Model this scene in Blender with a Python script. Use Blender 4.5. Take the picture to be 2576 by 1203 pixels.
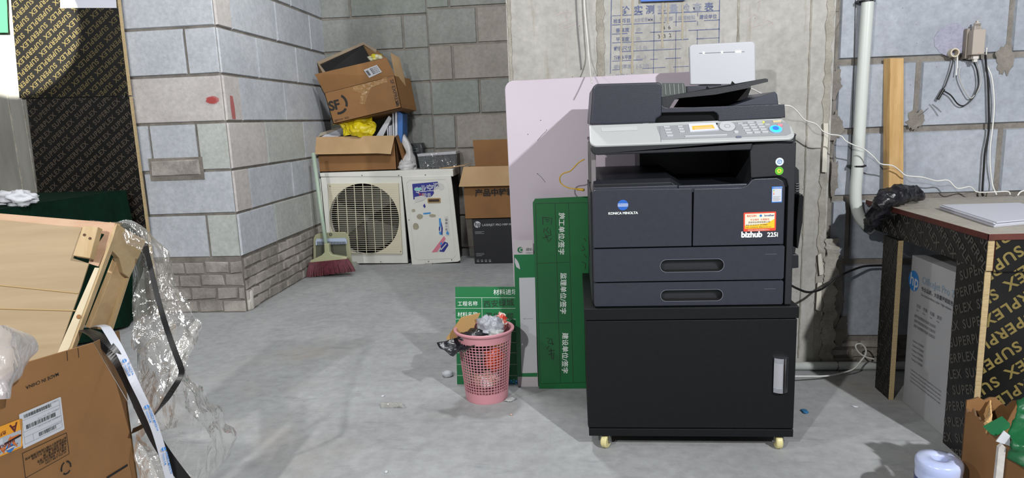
import bpy, bmesh, math, random
from mathutils import Vector, Matrix, noise
random.seed(7)
C = bpy.context.scene.collection
for _o in list(bpy.data.objects): bpy.data.objects.remove(_o)
# ---------------------------------------------------------------- camera
FOC, CH = 1690.0, 1.0
TILT, ROLL, YAW = math.radians(9.988), math.radians(-2.239), math.radians(5.569)
_f = Vector((-math.sin(YAW), math.cos(YAW), 0)); _r = Vector((math.cos(YAW), math.sin(YAW), 0)); _u = Vector((0, 0, 1))
FW = _f*math.cos(TILT)-_u*math.sin(TILT); _u2 = _u*math.cos(TILT)+_f*math.sin(TILT)
RT = _r*math.cos(ROLL)+_u2*math.sin(ROLL); UP = _u2*math.cos(ROLL)-_r*math.sin(ROLL)
CAM = Vector((0, 0, CH))
cd = bpy.data.cameras.new('camera'); cam = bpy.data.objects.new('camera', cd); C.objects.link(cam)
cd.sensor_fit = 'HORIZONTAL'; cd.sensor_width = 36.0; cd.lens = FOC/2576*36.0; cd.clip_start = .02
mm = Matrix.Identity(4)
for i in range(3): mm[i][0], mm[i][1], mm[i][2] = RT[i], UP[i], -FW[i]
mm.translation = CAM; cam.matrix_world = mm
bpy.context.scene.camera = cam
# ---------------------------------------------------------------- light and exposure
sc = bpy.context.scene
sc.view_settings.view_transform = 'Standard'; sc.view_settings.look = 'None'
sc.view_settings.gamma = 1.0; sc.view_settings.exposure = -0.42
sc.view_settings.use_curve_mapping = False
w = bpy.data.worlds.new('World'); sc.world = w; w.use_nodes = True
w.node_tree.nodes['Background'].inputs[0].default_value = (0.96, 0.98, 1.0, 1)
w.node_tree.nodes['Background'].inputs[1].default_value = 0.14
def lamp(name, loc, power, rad, col=(1, .97, .93), kind='POINT', aim=None, angle=60, blend=.1):
    l = bpy.data.lights.new(name, kind); l.energy = power; l.color = col; l.shadow_soft_size = rad
    o = bpy.data.objects.new(name, l); C.objects.link(o); o.location = loc
    if kind == 'SPOT':
        l.spot_size = math.radians(angle); l.spot_blend = blend
        o.rotation_euler = (Vector(aim)-Vector(loc)).to_track_quat('-Z', 'Y').to_euler()
    return o
lamp('work_lamp_right', (1.8, -.9, 2.55), 700, .04, (.97, .98, 1.0))
lamp('ceiling_lamp', (-1.5, -1.35, 2.45), 430, .05, (1.0, .98, .96))
lamp('work_lamp_left', (-2.8, .35, 2.5), 150, .05, (.97, .98, 1.0))
lamp('alcove_lamp', (-.5, 3.0, 2.75), 150, .12, (.97, .98, 1.0))
# ---------------------------------------------------------------- ray helpers (photo pixel -> point on a real plane)
def ray(px, py): return FW*FOC + RT*(px-1288) - UP*(py-601.5)
def hit(px, py, p0, n):
    d = ray(px, py); p0 = Vector(p0); n = Vector(n)
    return CAM + d*((p0-CAM).dot(n)/d.dot(n))
def onz(px, py, z=0.0): return hit(px, py, (0, 0, z), (0, 0, 1))
def ony(px, py, y): return hit(px, py, (0, y, 0), (0, 1, 0))
def onx(px, py, x): return hit(px, py, (x, 0, 0), (1, 0, 0))
lamp('panel_patch_spot', (-1.2, .2, 2.3), 6500, .02, (1, .98, .9), 'SPOT', tuple(ony(45, 75, 3.45)), 9.8, .02)  # added unseen spot that makes the bright patch on the upper board
# ---------------------------------------------------------------- materials
def lin(c):
    if isinstance(c, str): c = [int(c[i:i+2], 16)/255 for i in (0, 2, 4)]
    return tuple((v/12.92 if v <= .04045 else ((v+.055)/1.055)**2.4) for v in c)+(1,)
MATS = {}
def mat(name, col, rough=.6, col2=None, nscale=8, metal=0, bump=0, bscale=40, emit=0, alpha=1, trans=0, spec=.5, stretch=None, detail=6, contrast=(.35, .65), coat=0, bdist=.004, sheen=0):
    if name in MATS: return MATS[name]
    m = bpy.data.materials.new(name); m.use_nodes = True; nt = m.node_tree; b = nt.nodes['Principled BSDF']
    N = nt.nodes.new; L = nt.links.new
    b.inputs['Base Color'].default_value = lin(col); b.inputs['Roughness'].default_value = rough
    b.inputs['Metallic'].default_value = metal; b.inputs['Specular IOR Level'].default_value = spec
    b.inputs['Alpha'].default_value = alpha; b.inputs['Transmission Weight'].default_value = trans
    b.inputs['Coat Weight'].default_value = coat
    b.inputs['Sheen Weight'].default_value = sheen
    if emit:
        b.inputs['Emission Color'].default_value = lin(col); b.inputs['Emission Strength'].default_value = emit
    if col2 or bump:
        tc = N('ShaderNodeTexCoord'); mp = N('ShaderNodeMapping'); L(tc.outputs['Object'], mp.inputs[0])
        if stretch: mp.inputs['Scale'].default_value = stretch
    if col2:
        n = N('ShaderNodeTexNoise'); n.inputs['Scale'].default_value = nscale; n.inputs['Detail'].default_value = detail; n.inputs['Roughness'].default_value = .62
        L(mp.outputs[0], n.inputs['Vector'])
        r = N('ShaderNodeValToRGB'); r.color_ramp.elements[0].position = contrast[0]; r.color_ramp.elements[1].position = contrast[1]
        r.color_ramp.elements[0].color = lin(col); r.color_ramp.elements[1].color = lin(col2)
        L(n.outputs['Fac'], r.inputs[0]); L(r.outputs[0], b.inputs['Base Color'])
    if bump:
        n2 = N('ShaderNodeTexNoise'); n2.inputs['Scale'].default_value = bscale; n2.inputs['Detail'].default_value = 5
        L(mp.outputs[0], n2.inputs['Vector'])
        bp = N('ShaderNodeBump'); bp.inputs['Strength'].default_value = bump; bp.inputs['Distance'].default_value = bdist
        L(n2.outputs['Fac'], bp.inputs['Height']); L(bp.outputs[0], b.inputs['Normal'])
    MATS[name] = m; return m
def pitted(name, col, col2, pits=.5, pscale=22, streak=None, nscale=5, stain=None, stretch=(1, 1, 1), bump=.3, rough=.85):
    """concrete-like: mottled colour, scratches, small pits"""
    m = bpy.data.materials.new(name); m.use_nodes = True; nt = m.node_tree; b = nt.nodes['Principled BSDF']; N = nt.nodes.new; L = nt.links.new
    b.inputs['Roughness'].default_value = rough; b.inputs['Specular IOR Level'].default_value = .25
    tc = N('ShaderNodeTexCoord'); mp = N('ShaderNodeMapping'); L(tc.outputs['Object'], mp.inputs[0]); mp.inputs['Scale'].default_value = stretch
    def noi(scale, det=8, rg=.65, src=mp):
        n = N('ShaderNodeTexNoise'); n.inputs['Scale'].default_value = scale; n.inputs['Detail'].default_value = det; n.inputs['Roughness'].default_value = rg
        L(src.outputs[0], n.inputs['Vector']); return n
    def ramp(a, p0, p1, c0, c1):
        r = N('ShaderNodeValToRGB'); r.color_ramp.elements[0].position = p0; r.color_ramp.elements[1].position = p1
        r.color_ramp.elements[0].color = c0; r.color_ramp.elements[1].color = c1; L(a.outputs[0], r.inputs[0]); return r
    def mix(a, bb, fac, mode='MIX'):
        x = N('ShaderNodeMix'); x.data_type = 'RGBA'; x.blend_type = mode
        if isinstance(fac, float): x.inputs[0].default_value = fac
        else: L(fac.outputs[0], x.inputs[0])
        for s, v in ((6, a), (7, bb)):
            if isinstance(v, tuple): x.inputs[s].default_value = v
            else: L(v, x.inputs[s])
        return x
    base = ramp(noi(nscale), .35, .68, lin(col), lin(col2))
    fine = ramp(noi(nscale*14, 4), .3, .7, (.84, .84, .84, 1), (1.08, 1.08, 1.08, 1))
    c = mix(base.outputs[0], fine.outputs[0], 1.0, 'MULTIPLY')
    v = N('ShaderNodeTexVoronoi'); v.inputs['Scale'].default_value = pscale; L(tc.outputs['Object'], v.inputs['Vector'])
    pn = ramp(noi(2.5, 2), .45, .6, (0, 0, 0, 1), (1, 1, 1, 1))
    pr = ramp(v, .04, .075, (1, 1, 1, 1), (0, 0, 0, 1))
    pm = N('ShaderNodeMath'); pm.operation = 'MULTIPLY'; L(pr.outputs[0], pm.inputs[0]); L(pn.outputs[0], pm.inputs[1])
    pm2 = N('ShaderNodeMath'); pm2.operation = 'MULTIPLY'; L(pm.outputs[0], pm2.inputs[0]); pm2.inputs[1].default_value = pits
    c = mix(c.outputs[2], lin('5a564e'), pm2)
    if stain:
        sc_, colr, p0, p1, stv = stain
        mp2 = N('ShaderNodeMapping'); mp2.inputs['Scale'].default_value = stv; L(tc.outputs['Object'], mp2.inputs[0])
        sr = ramp(noi(sc_, 5, .6, mp2), p0, p1, (0, 0, 0, 1), (1, 1, 1, 1))
        c = mix(c.outputs[2], lin(colr), sr)
    if streak:
        mp3 = N('ShaderNodeMapping'); mp3.inputs['Scale'].default_value = streak[1]; mp3.inputs['Rotation'].default_value = (0, 0, .5); L(tc.outputs['Object'], mp3.inputs[0])
        sr = ramp(noi(streak[0], 6, .7, mp3), .58, .72, (0, 0, 0, 1), (.55, .55, .55, 1))
        c = mix(c.outputs[2], lin(streak[2]), sr)
    L(c.outputs[2], b.inputs['Base Color'])
    bp = N('ShaderNodeBump'); bp.inputs['Strength'].default_value = bump; bp.inputs['Distance'].default_value = .004
    L(noi(60, 5).outputs[0], bp.inputs['Height']); L(bp.outputs[0], b.inputs['Normal'])
    MATS[name] = m; return m
def film(name, col, a, rough=.12, tint=1):
    """thin clear plastic: mostly see-through, shiny creases, more visible edge-on"""
    m = bpy.data.materials.new(name); m.use_nodes = True; nt = m.node_tree; N = nt.nodes.new; L = nt.links.new
    nt.nodes.remove(nt.nodes['Principled BSDF'])
    tc = N('ShaderNodeTexCoord'); mp = N('ShaderNodeMapping'); mp.inputs['Scale'].default_value = (1, 1, .4); L(tc.outputs['Object'], mp.inputs[0])
    n = N('ShaderNodeTexNoise'); n.inputs['Scale'].default_value = 26; n.inputs['Detail'].default_value = 3; n.inputs['Distortion'].default_value = 1.2; L(mp.outputs[0], n.inputs['Vector'])
    bp = N('ShaderNodeBump'); bp.inputs['Strength'].default_value = .55; bp.inputs['Distance'].default_value = .02; L(n.outputs['Fac'], bp.inputs['Height'])
    df = N('ShaderNodeBsdfDiffuse'); df.inputs['Color'].default_value = lin(col)
    gl = N('ShaderNodeBsdfGlossy'); gl.inputs['Color'].default_value = (1, 1, 1, 1); gl.inputs['Roughness'].default_value = rough
    tr = N('ShaderNodeBsdfTransparent'); lw = N('ShaderNodeLayerWeight'); lw.inputs['Blend'].default_value = .3
    for q in (gl, lw): L(bp.outputs[0], q.inputs['Normal'])
    m1 = N('ShaderNodeMixShader'); mr = N('ShaderNodeMapRange'); mr.inputs['To Min'].default_value = a*.7; mr.inputs['To Max'].default_value = min(.9, a+.35); L(lw.outputs['Facing'], mr.inputs[0])
    L(mr.outputs[0], m1.inputs[0]); L(tr.outputs[0], m1.inputs[1]); L(df.outputs[0], m1.inputs[2])
    m2 = N('ShaderNodeMixShader'); mr2 = N('ShaderNodeMapRange'); mr2.inputs['To Min'].default_value = .07; mr2.inputs['To Max'].default_value = .6; L(lw.outputs['Fresnel'], mr2.inputs[0])
    L(mr2.outputs[0], m2.inputs[0]); L(m1.outputs[0], m2.inputs[1]); L(gl.outputs[0], m2.inputs[2]); L(m2.outputs[0], nt.nodes['Material Output'].inputs['Surface'])
    MATS[name] = m; return m
# ---------------------------------------------------------------- mesh builder
_tc = {}
def text_geo(s, bold=0.0, spacing=1.0, align='LEFT'):
    k = (s, bold, spacing, align)
    if k in _tc: return _tc[k]
    c = bpy.data.curves.new('t', 'FONT'); c.body = s; c.offset = bold; c.space_character = spacing; c.align_x = align; c.resolution_u = 3
    o = bpy.data.objects.new('t', c); C.objects.link(o); dg = bpy.context.evaluated_depsgraph_get()
    me = bpy.data.meshes.new_from_object(o.evaluated_get(dg))
    g = ([v.co.copy() for v in me.vertices], [tuple(p.vertices) for p in me.polygons])
    bpy.data.objects.remove(o); bpy.data.curves.remove(c); bpy.data.meshes.remove(me)
    _tc[k] = g; return g
def frame(o, u, v):
    u = Vector(u).normalized(); v = Vector(v); n = u.cross(v).normalized(); v = n.cross(u)
    m = Matrix.Identity(4)
    for i in range(3): m[i][0], m[i][1], m[i][2] = u[i], v[i], n[i]
    m.translation = Vector(o); return m
def rrect(w, h, r, n=6, cx=0, cy=0):
    out = []
    for (sx, sy, a0) in ((1, -1, -90), (1, 1, 0), (-1, 1, 90), (-1, -1, 180)):
        for i in range(n+1):
            a = math.radians(a0+90*i/n)
            out.append((cx+sx*(w/2-r)+r*math.cos(a), cy+sy*(h/2-r)+r*math.sin(a)))
    return out
def circ(r, n=32, cx=0, cy=0): return [(cx+r*math.cos(2*math.pi*i/n), cy+r*math.sin(2*math.pi*i/n)) for i in range(n)]
def spline(pts, n=8):
    P = [Vector(p) for p in pts]
    if len(P) < 3: return P
    out = []
    for i in range(len(P)-1):
        p0 = P[max(i-1, 0)]; p1 = P[i]; p2 = P[i+1]; p3 = P[min(i+2, len(P)-1)]
        for k in range(n):
            t = k/n
            out.append(.5*((2*p1)+(p2-p0)*t+(2*p0-5*p1+4*p2-p3)*t*t+(3*p1-p0-3*p2+p3)*t**3))
    out.append(P[-1]); return out
class MB:
    def __init__(s): s.v = []; s.f = []; s.m = []
    def add(s, vs, fs, mi=0, M=None):
        k = len(s.v)
        for p in vs:
            p = Vector(p) if len(p) == 3 else Vector((p[0], p[1], 0)); s.v.append(M @ p if M else p)
        for f in fs: s.f.append(tuple(i+k for i in f)); s.m.append(mi)
    def box(s, x0, x1, y0, y1, z0, z1, mi=0, M=None):
        s.add([(x, y, z) for z in (z0, z1) for (x, y) in ((x0, y0), (x1, y0), (x1, y1), (x0, y1))],
              [(3, 2, 1, 0), (4, 5, 6, 7), (0, 1, 5, 4), (1, 2, 6, 5), (2, 3, 7, 6), (3, 0, 4, 7)], mi, M)
    def prism(s, poly, off, mi=0, M=None):
        """poly: 3D or 2D points; extruded by vector off"""
        P = [Vector(p) if len(p) == 3 else Vector((p[0], p[1], 0)) for p in poly]; n = len(P); off = Vector(off)
        s.add(P+[p+off for p in P], [tuple(range(n)), tuple(range(2*n-1, n-1, -1))]+[(i, i+n, (i+1) % n+n, (i+1) % n) for i in range(n)], mi, M)
    def flat(s, poly, mi=0, M=None): s.add(poly, [tuple(range(len(poly)))], mi, M)
    def ring(s, outer, inner, z0=0, z1=None, mi=0, M=None, wall=None, wmi=None):
        """flat panel with hole; resampled by angle about the hole's centre"""
        cx = sum(p[0] for p in inner)/len(inner); cy = sum(p[1] for p in inner)/len(inner)
        angs = sorted(set([math.atan2(p[1]-cy, p[0]-cx) for p in inner]+[math.atan2(p[1]-cy, p[0]-cx) for p in outer]))
        def cast(poly, a):
            dx, dy = math.cos(a), math.sin(a); best = None
            for i in range(len(poly)):
                x1, y1 = poly[i][0]-cx, poly[i][1]-cy; x2, y2 = poly[(i+1) % len(poly)][0]-cx, poly[(i+1) % len(poly)][1]-cy
                ex, ey = x2-x1, y2-y1; den = dx*ey-dy*ex
                if abs(den) < 1e-12: continue
                t = (x1*ey-y1*ex)/den; u = (x1*dy-y1*dx)/den
                if t > 0 and -1e-6 <= u <= 1+1e-6 and (best is None or t > best): best = t
            return (cx+dx*(best or 0), cy+dy*(best or 0))
        o = [cast(outer, a) for a in angs]; i_ = [cast(inner, a) for a in angs]; n = len(angs)
        vs = [(p[0], p[1], z0) for p in o]+[(p[0], p[1], z0) for p in i_]
        s.add(vs, [(k, (k+1) % n, (k+1) % n+n, k+n) for k in range(n)], mi, M)
        if z1 is not None:
            s.add([(p[0], p[1], z0) for p in o]+[(p[0], p[1], z1) for p in o], [(k, k+n, (k+1) % n+n, (k+1) % n) for k in range(n)], mi, M)
            s.add([(p[0], p[1], z1) for p in o]+[(p[0], p[1], z1) for p in i_], [(k, k+n, (k+1) % n+n, (k+1) % n) for k in range(n)], mi, M)
        if wall is not None:
            s.add([(p[0], p[1], z0) for p in i_]+[(p[0], p[1], wall) for p in i_], [(k, (k+1) % n, (k+1) % n+n, k+n) for k in range(n)], mi if wmi is None else wmi, M)
    def tube(s, pts, r, seg=8, mi=0, M=None, cap=True):
        P = [Vector(p) for p in pts]; n = len(P); rr = r if isinstance(r, (list, tuple)) else [r]*n; k = len(s.v)
        up = Vector((0, 0, 1)); vs = []
        for i in range(n):
            t = (P[min(i+1, n-1)]-P[max(i-1, 0)]); t = t.normalized() if t.length > 1e-9 else Vector((0, 0, 1))
            a = t.cross(up)
            if a.length < .05: a = t.cross(Vector((1, 0, 0)))
            a.normalize()
            if i and a.dot(pa) < 0: a = -a
            pa = a; b = t.cross(a)
            for j in range(seg):
                q = 2*math.pi*j/seg; vs.append(P[i]+a*(rr[i]*math.cos(q))+b*(rr[i]*math.sin(q)))
        fs = [(i*seg+j, i*seg+(j+1) % seg, (i+1)*seg+(j+1) % seg, (i+1)*seg+j) for i in range(n-1) for j in range(seg)]
        if cap: fs += [tuple(range(seg-1, -1, -1)), tuple((n-1)*seg+j for j in range(seg))]
        s.add(vs, fs, mi, M)
    def strap(s, pts, wdir, w, t, mi=0):
        """flat band following pts; wdir = width direction(s)"""
        P = [Vector(p) for p in pts]; n = len(P); vs = []
        for i in range(n):
            tg = (P[min(i+1, n-1)]-P[max(i-1, 0)]).normalized(); wd = Vector(wdir[i] if isinstance(wdir, list) else wdir)
            wd = (wd-tg*wd.dot(tg)).normalized(); nn = tg.cross(wd)
            for a, b in ((-1, -1), (1, -1), (1, 1), (-1, 1)): vs.append(P[i]+wd*(a*w/2)+nn*(b*t/2))
        fs = [(i*4+j, i*4+(j+1) % 4, (i+1)*4+(j+1) % 4, (i+1)*4+j) for i in range(n-1) for j in range(4)]
        s.add(vs, fs+[(0, 1, 2, 3), tuple((n-1)*4+j for j in range(4))], mi)
    def lathe(s, prof, seg=32, mi=0, M=None):
        n = len(prof); vs = [(r*math.cos(2*math.pi*j/seg), r*math.sin(2*math.pi*j/seg), z) for r, z in prof for j in range(seg)]
        s.add(vs, [(i*seg+j, i*seg+(j+1) % seg, (i+1)*seg+(j+1) % seg, (i+1)*seg+j) for i in range(n-1) for j in range(seg)], mi, M)
    def grid(s, fn, nu, nv, mi=0, M=None):
        s.add([fn(i/nu, j/nv) for j in range(nv+1) for i in range(nu+1)],
              [(j*(nu+1)+i, j*(nu+1)+i+1, (j+1)*(nu+1)+i+1, (j+1)*(nu+1)+i) for j in range(nv) for i in range(nu)], mi, M)
    def text(s, st, size, M, mi=0, bold=0.0, spacing=1.0, align='LEFT', at=(0, 0), rot=0, sx=1, sy=1, z=.0006):
        vs, fs = text_geo(st, bold, spacing, align); ca, sa = math.cos(math.radians(rot)), math.sin(math.radians(rot))
        out = []
        for v in vs:
            x, y = v.x*size*sx, v.y*size*sy; out.append((at[0]+x*ca-y*sa, at[1]+x*sa+y*ca, z))
        s.add(out, fs, mi, M)
    def stroke(s, pts, wd, M, mi=0, z=.0006):
        """pen stroke: ribbon in the frame's plane"""
        n = len(pts); P = [Vector((p[0], p[1], 0)) for p in pts]; vs = []
        for i in range(n):
            t = (P[min(i+1, n-1)]-P[max(i-1, 0)]); t = t.normalized() if t.length > 0 else Vector((1, 0, 0)); q = Vector((-t.y, t.x, 0))*wd/2
            vs += [(P[i].x+q.x, P[i].y+q.y, z), (P[i].x-q.x, P[i].y-q.y, z)]
        s.add(vs, [(2*i, 2*i+1, 2*i+3, 2*i+2) for i in range(n-1)], mi, M)
    def rect(s, x0, x1, y0, y1, M, mi=0, z=.0005): s.add([(x0, y0, z), (x1, y0, z), (x1, y1, z), (x0, y1, z)], [(0, 1, 2, 3)], mi, M)
    def build(s, name, mats, parent=None, smooth=False, bevel=0, seg=2, subsurf=0, solid=0, recalc=True):
        me = bpy.data.meshes.new(name); me.from_pydata([tuple(v) for v in s.v], [], s.f)
        if not isinstance(mats, (list, tuple)): mats = [mats]
        for m in mats: me.materials.append(m)
        me.polygons.foreach_set('material_index', s.m)
        if recalc:
            bm = bmesh.new(); bm.from_mesh(me); bmesh.ops.recalc_face_normals(bm, faces=bm.faces); bm.to_mesh(me); bm.free()
        if smooth: me.polygons.foreach_set('use_smooth', [True]*len(me.polygons))
        me.update(); o = bpy.data.objects.new(name, me); C.objects.link(o)
        if parent:
            o.parent = parent; o.matrix_parent_inverse = parent.matrix_world.inverted() if parent.type != 'EMPTY' else Matrix.Translation(-parent.location)
        if solid: d = o.modifiers.new('s', 'SOLIDIFY'); d.thickness = solid; d.offset = 0
        if bevel: d = o.modifiers.new('b', 'BEVEL'); d.width = bevel; d.segments = seg; d.limit_method = 'ANGLE'; d.angle_limit = math.radians(35); d.harden_normals = False
        if subsurf: d = o.modifiers.new('u', 'SUBSURF'); d.levels = subsurf; d.render_levels = subsurf
        return o
def tag(o, label, cat, group=None):
    o['label'] = label; o['category'] = cat
    if group: o['group'] = group
    return o
def thing(name, loc, label, cat, group=None):
    o = bpy.data.objects.new(name, None); C.objects.link(o); o.location = loc; o.empty_display_size = .05
    return tag(o, label, cat, group)
def struct(o): o['kind'] = 'structure'; return o
def clip_add(dst, src, poly, mi_map=None):
    """add src (MB in a local plane) clipped to the convex 2D polygon poly"""
    me = bpy.data.meshes.new('c'); me.from_pydata([tuple(v) for v in src.v], [], src.f); me.polygons.foreach_set('material_index', src.m)
    bm = bmesh.new(); bm.from_mesh(me); n = len(poly)
    area = sum(poly[i][0]*poly[(i+1) % n][1]-poly[(i+1) % n][0]*poly[i][1] for i in range(n)); sg = 1 if area > 0 else -1
    for i in range(n):
        a = Vector(poly[i]); b = Vector(poly[(i+1) % n]); e = b-a; nn = Vector((e.y*sg, -e.x*sg, 0))
        bmesh.ops.bisect_plane(bm, geom=bm.verts[:]+bm.edges[:]+bm.faces[:], dist=1e-6, plane_co=(a.x, a.y, 0), plane_no=nn, clear_outer=True)
    bm.verts.index_update(); r = ([v.co.copy() for v in bm.verts], [(tuple(v.index for v in f.verts), f.material_index) for f in bm.faces])
    bm.free(); bpy.data.meshes.remove(me); return r
def superplex(mb, M, poly, cap, rot, mi, row=None, z=.0008, phase=0, word='SUPERPLEX'):
    src = MB(); size = cap/.72; vs, fs = text_geo(word, .024, 1.14); W = max(v.x for v in vs)*size+cap*.75; row = row or cap*1.72
    cx = sum(p[0] for p in poly)/len(poly); cy = sum(p[1] for p in poly)/len(poly); R = max(math.hypot(p[0]-cx, p[1]-cy) for p in poly)+W
    nr = int(R/row)+1; nc = int(R/W)+1
    for j in range(-nr, nr+1):
        for i in range(-nc, nc+1):
            u = i*W+((j*.37+phase) % 1)*W; v = j*row; a = math.radians(rot)
            x, y = cx+u*math.cos(a)-v*math.sin(a), cy+u*math.sin(a)+v*math.cos(a)
            if math.hypot(x-cx, y-cy) > R+W: continue
            src.text(word, size, None, 0, .024, 1.14, at=(x, y), rot=rot, z=0)
    vs, fs = clip_add(None, src, poly)
    k = len(mb.v)
    for p in vs: mb.v.append(M @ Vector((p.x, p.y, z)))
    for f, _ in fs: mb.f.append(tuple(i+k for i in f)); mb.m.append(mi)
def pxuv(M, pts):
    """photo pixels -> uv in the plane of frame M"""
    o = M.translation; n = Vector((M[0][2], M[1][2], M[2][2])); I = M.inverted(); out = []
    for p in pts:
        q = I @ hit(p[0], p[1], o, n); out.append((q.x, q.y))
    return out
def nz(p, s=1.0, o=0): return noise.noise(Vector(p)*s+Vector((o, o*1.7, o*.3)))
# ================================================================ materials used
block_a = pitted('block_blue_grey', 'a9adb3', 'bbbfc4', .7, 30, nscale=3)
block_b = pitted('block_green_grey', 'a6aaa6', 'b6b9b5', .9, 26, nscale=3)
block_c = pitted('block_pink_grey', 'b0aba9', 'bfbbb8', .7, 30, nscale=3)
bw_a = pitted('alcove_shaded_grey', '7d7f7b', '8c8e8a', .8, 30, nscale=3)  # alcove shade is partly put into these darker, greener block colours
bw_b = pitted('alcove_shaded_green', '787d78', '878b86', .9, 26, nscale=3)
bw_c = pitted('alcove_shaded_warm', '858079', '96918a', .7, 30, nscale=3)
mortar = pitted('mortar', '6f6a63', '8b867e', .5, 60, nscale=12, bump=.9)
brick_m = pitted('old_brick', '7d7873', 'a19b94', .8, 40, nscale=9, bump=.9, stain=(4, 'a9a39c', .5, .6, (1, 1, 1)))
concrete = pitted('cast_concrete', 'a19f99', 'b6b4ae', .7, 24, nscale=2.6, stain=(3, '8c8474', .58, .75, (5, 1, .45)))
concrete_rough = pitted('rough_concrete_edge', '8d897f', 'aca89e', 1, 30, nscale=14, bump=1.0)
floor_m = pitted('floor_screed', '969899', 'aaacad', .35, 14, nscale=1.6, streak=(3, (1, 5, 1), '73777b'), stain=(1.3, 'a49e95', .56, .8, (1, 1, 1)), bump=.15, rough=.7)
ply_black = mat('black_film_ply', '100f0e', .4, '161514', 6, spec=.35)
gold = mat('gold_print', '6f6234', .5, '7c6d3a', 20)
gold_dim = mat('dim_gold_print', '3b342b', .55, '453c30', 20)  # darker, browner print of the lower board
grey_print = mat('grey_print', '4c4a45', .6)
ply_edge = mat('ply_edge', 'a08c66', .7, 'b8a37c', 30, stretch=(1, 1, 12))
ply_edge_red = mat('ply_edge_red', '4a2019', .6, '5f2e24', 20)
wood = mat('pine', 'ac9268', .62, 'baa27c', 5, stretch=(14, 2, 2), bump=.1)
wood2 = mat('pine_peach', 'b28e70', .6, 'be9e82', 5, stretch=(2, 2, 14), bump=.1)
wood3 = mat('poplar_dark_grain', 'a2845c', .6, 'c2a47a', 4, stretch=(9, 2, 1.5), bump=.1)
plank_m = mat('orange_plank', 'a9854f', .65, 'c2a06c', 4, stretch=(10, 10, 1.2), bump=.1)
card = mat('cardboard', '7f5a35', .8, '8c653c', 3, bump=.08, bscale=90)
card_in = mat('cardboard_inside', '6d5233', .85, '7b5e3c', 5)
card_light = mat('cardboard_flap', 'a88a64', .8, 'b89a73', 3)
card_pale = mat('pale_cardboard', '998567', .75, 'a59274', 2.5, stretch=(1, 1, 14))
card_edge = mat('card_edge', '5d4630', .85)
ink = mat('black_ink', '141210', .6)
white_lab = mat('label_white', 'bfc2c7', .5)
black_plastic = mat('black_plastic', '191b1f', .42, '1c1e22', 60, bump=.12, bscale=500)
dark_gloss = mat('dark_gloss_plastic', '0d0e10', .25)
slate_plastic = mat('slate_plastic', '262833', .42, '292b36', 60, bump=.12, bscale=400)
slate2 = mat('slate_plastic_side', '25272d', .45)
grey_side = mat('grey_side_plastic', '6d686a', .5)
panel_white = mat('panel_white_plastic', 'b4b7b7', .4)
panel_grey = mat('panel_grey_plastic', '96999c', .45)
button_w = mat('button_white', 'bfc1c4', .4)
cab_black = mat('cabinet_black_laminate', '0d0f11', .5, '0f1113', 80, bump=.1, bscale=600, spec=.25)
white_pl = mat('white_plastic', 'b9bbc1', .45)
chrome = mat('chrome', 'c9cbd2', .18, metal=1)
steel = mat('steel', '9c9ea2', .35, metal=1)
cream = mat('cream_nylon', 'cfc68e', .45)
lav = mat('lavender_board', 'bdb2bd', .45, 'c4bac4', 1.5)
green_s = mat('green_sign', '0b6a39', .38, '0d7240', 3)
green_d = mat('green_sign_deep', '075a2d', .4, '08632f', 3)
white_pr = mat('white_print', 'dfe6e2', .5)
pen = mat('marker_pen', '101512', .5)
pink = mat('pink_plastic', 'bf868e', .45)
ac_white = mat('ac_cream_paint', 'd2d3cb', .5, 'dcdcd4', 4)
ac_grille = mat('ac_grille', 'd0cab2', .5)
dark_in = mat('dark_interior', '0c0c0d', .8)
blue_st = mat('sticker_blue', '232b86', .45); blue_l = mat('light_blue', '3f8fd0', .45); red_m = mat('red_print', 'b8362c', .5); pinks = mat('sticker_pink', 'd3788b', .5)
dirt = mat('grime', '96907d', .8, 'a9a48f', 14)
blk_cable = mat('black_cable', '111112', .4); wht_cable = mat('white_cable', 'd9d9d4', .45)
yel_cable = mat('yellow_cable', 'c9a02a', .45)
pvc = mat('white_pvc', 'c6cbc6', .35)
beige = mat('beige_plastic', 'a49a90', .5)
cloth_g = mat('green_velvet', '061d14', .95, '082419', 30, spec=.1)
black_film = mat('black_bag', '14151b', .3, bump=.4, bscale=25, bdist=.01)
clear = film('clear_film', 'd8d8d6', .2)
milky = film('milky_film', 'd6d6d8', .55, .3)
yellow_bag = mat('yellow_bag', 'd9c81e', .35, 'c4ae12', 8, bump=.6, bscale=30, bdist=.01)
white_bag = mat('white_bag', 'c4c3c3', .4, bump=.5, bscale=25, bdist=.01)
paper = mat('paper', 'c6c8d2', .6)
hp_blue = mat('blue_logo', '2b74b8', .5)
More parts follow.
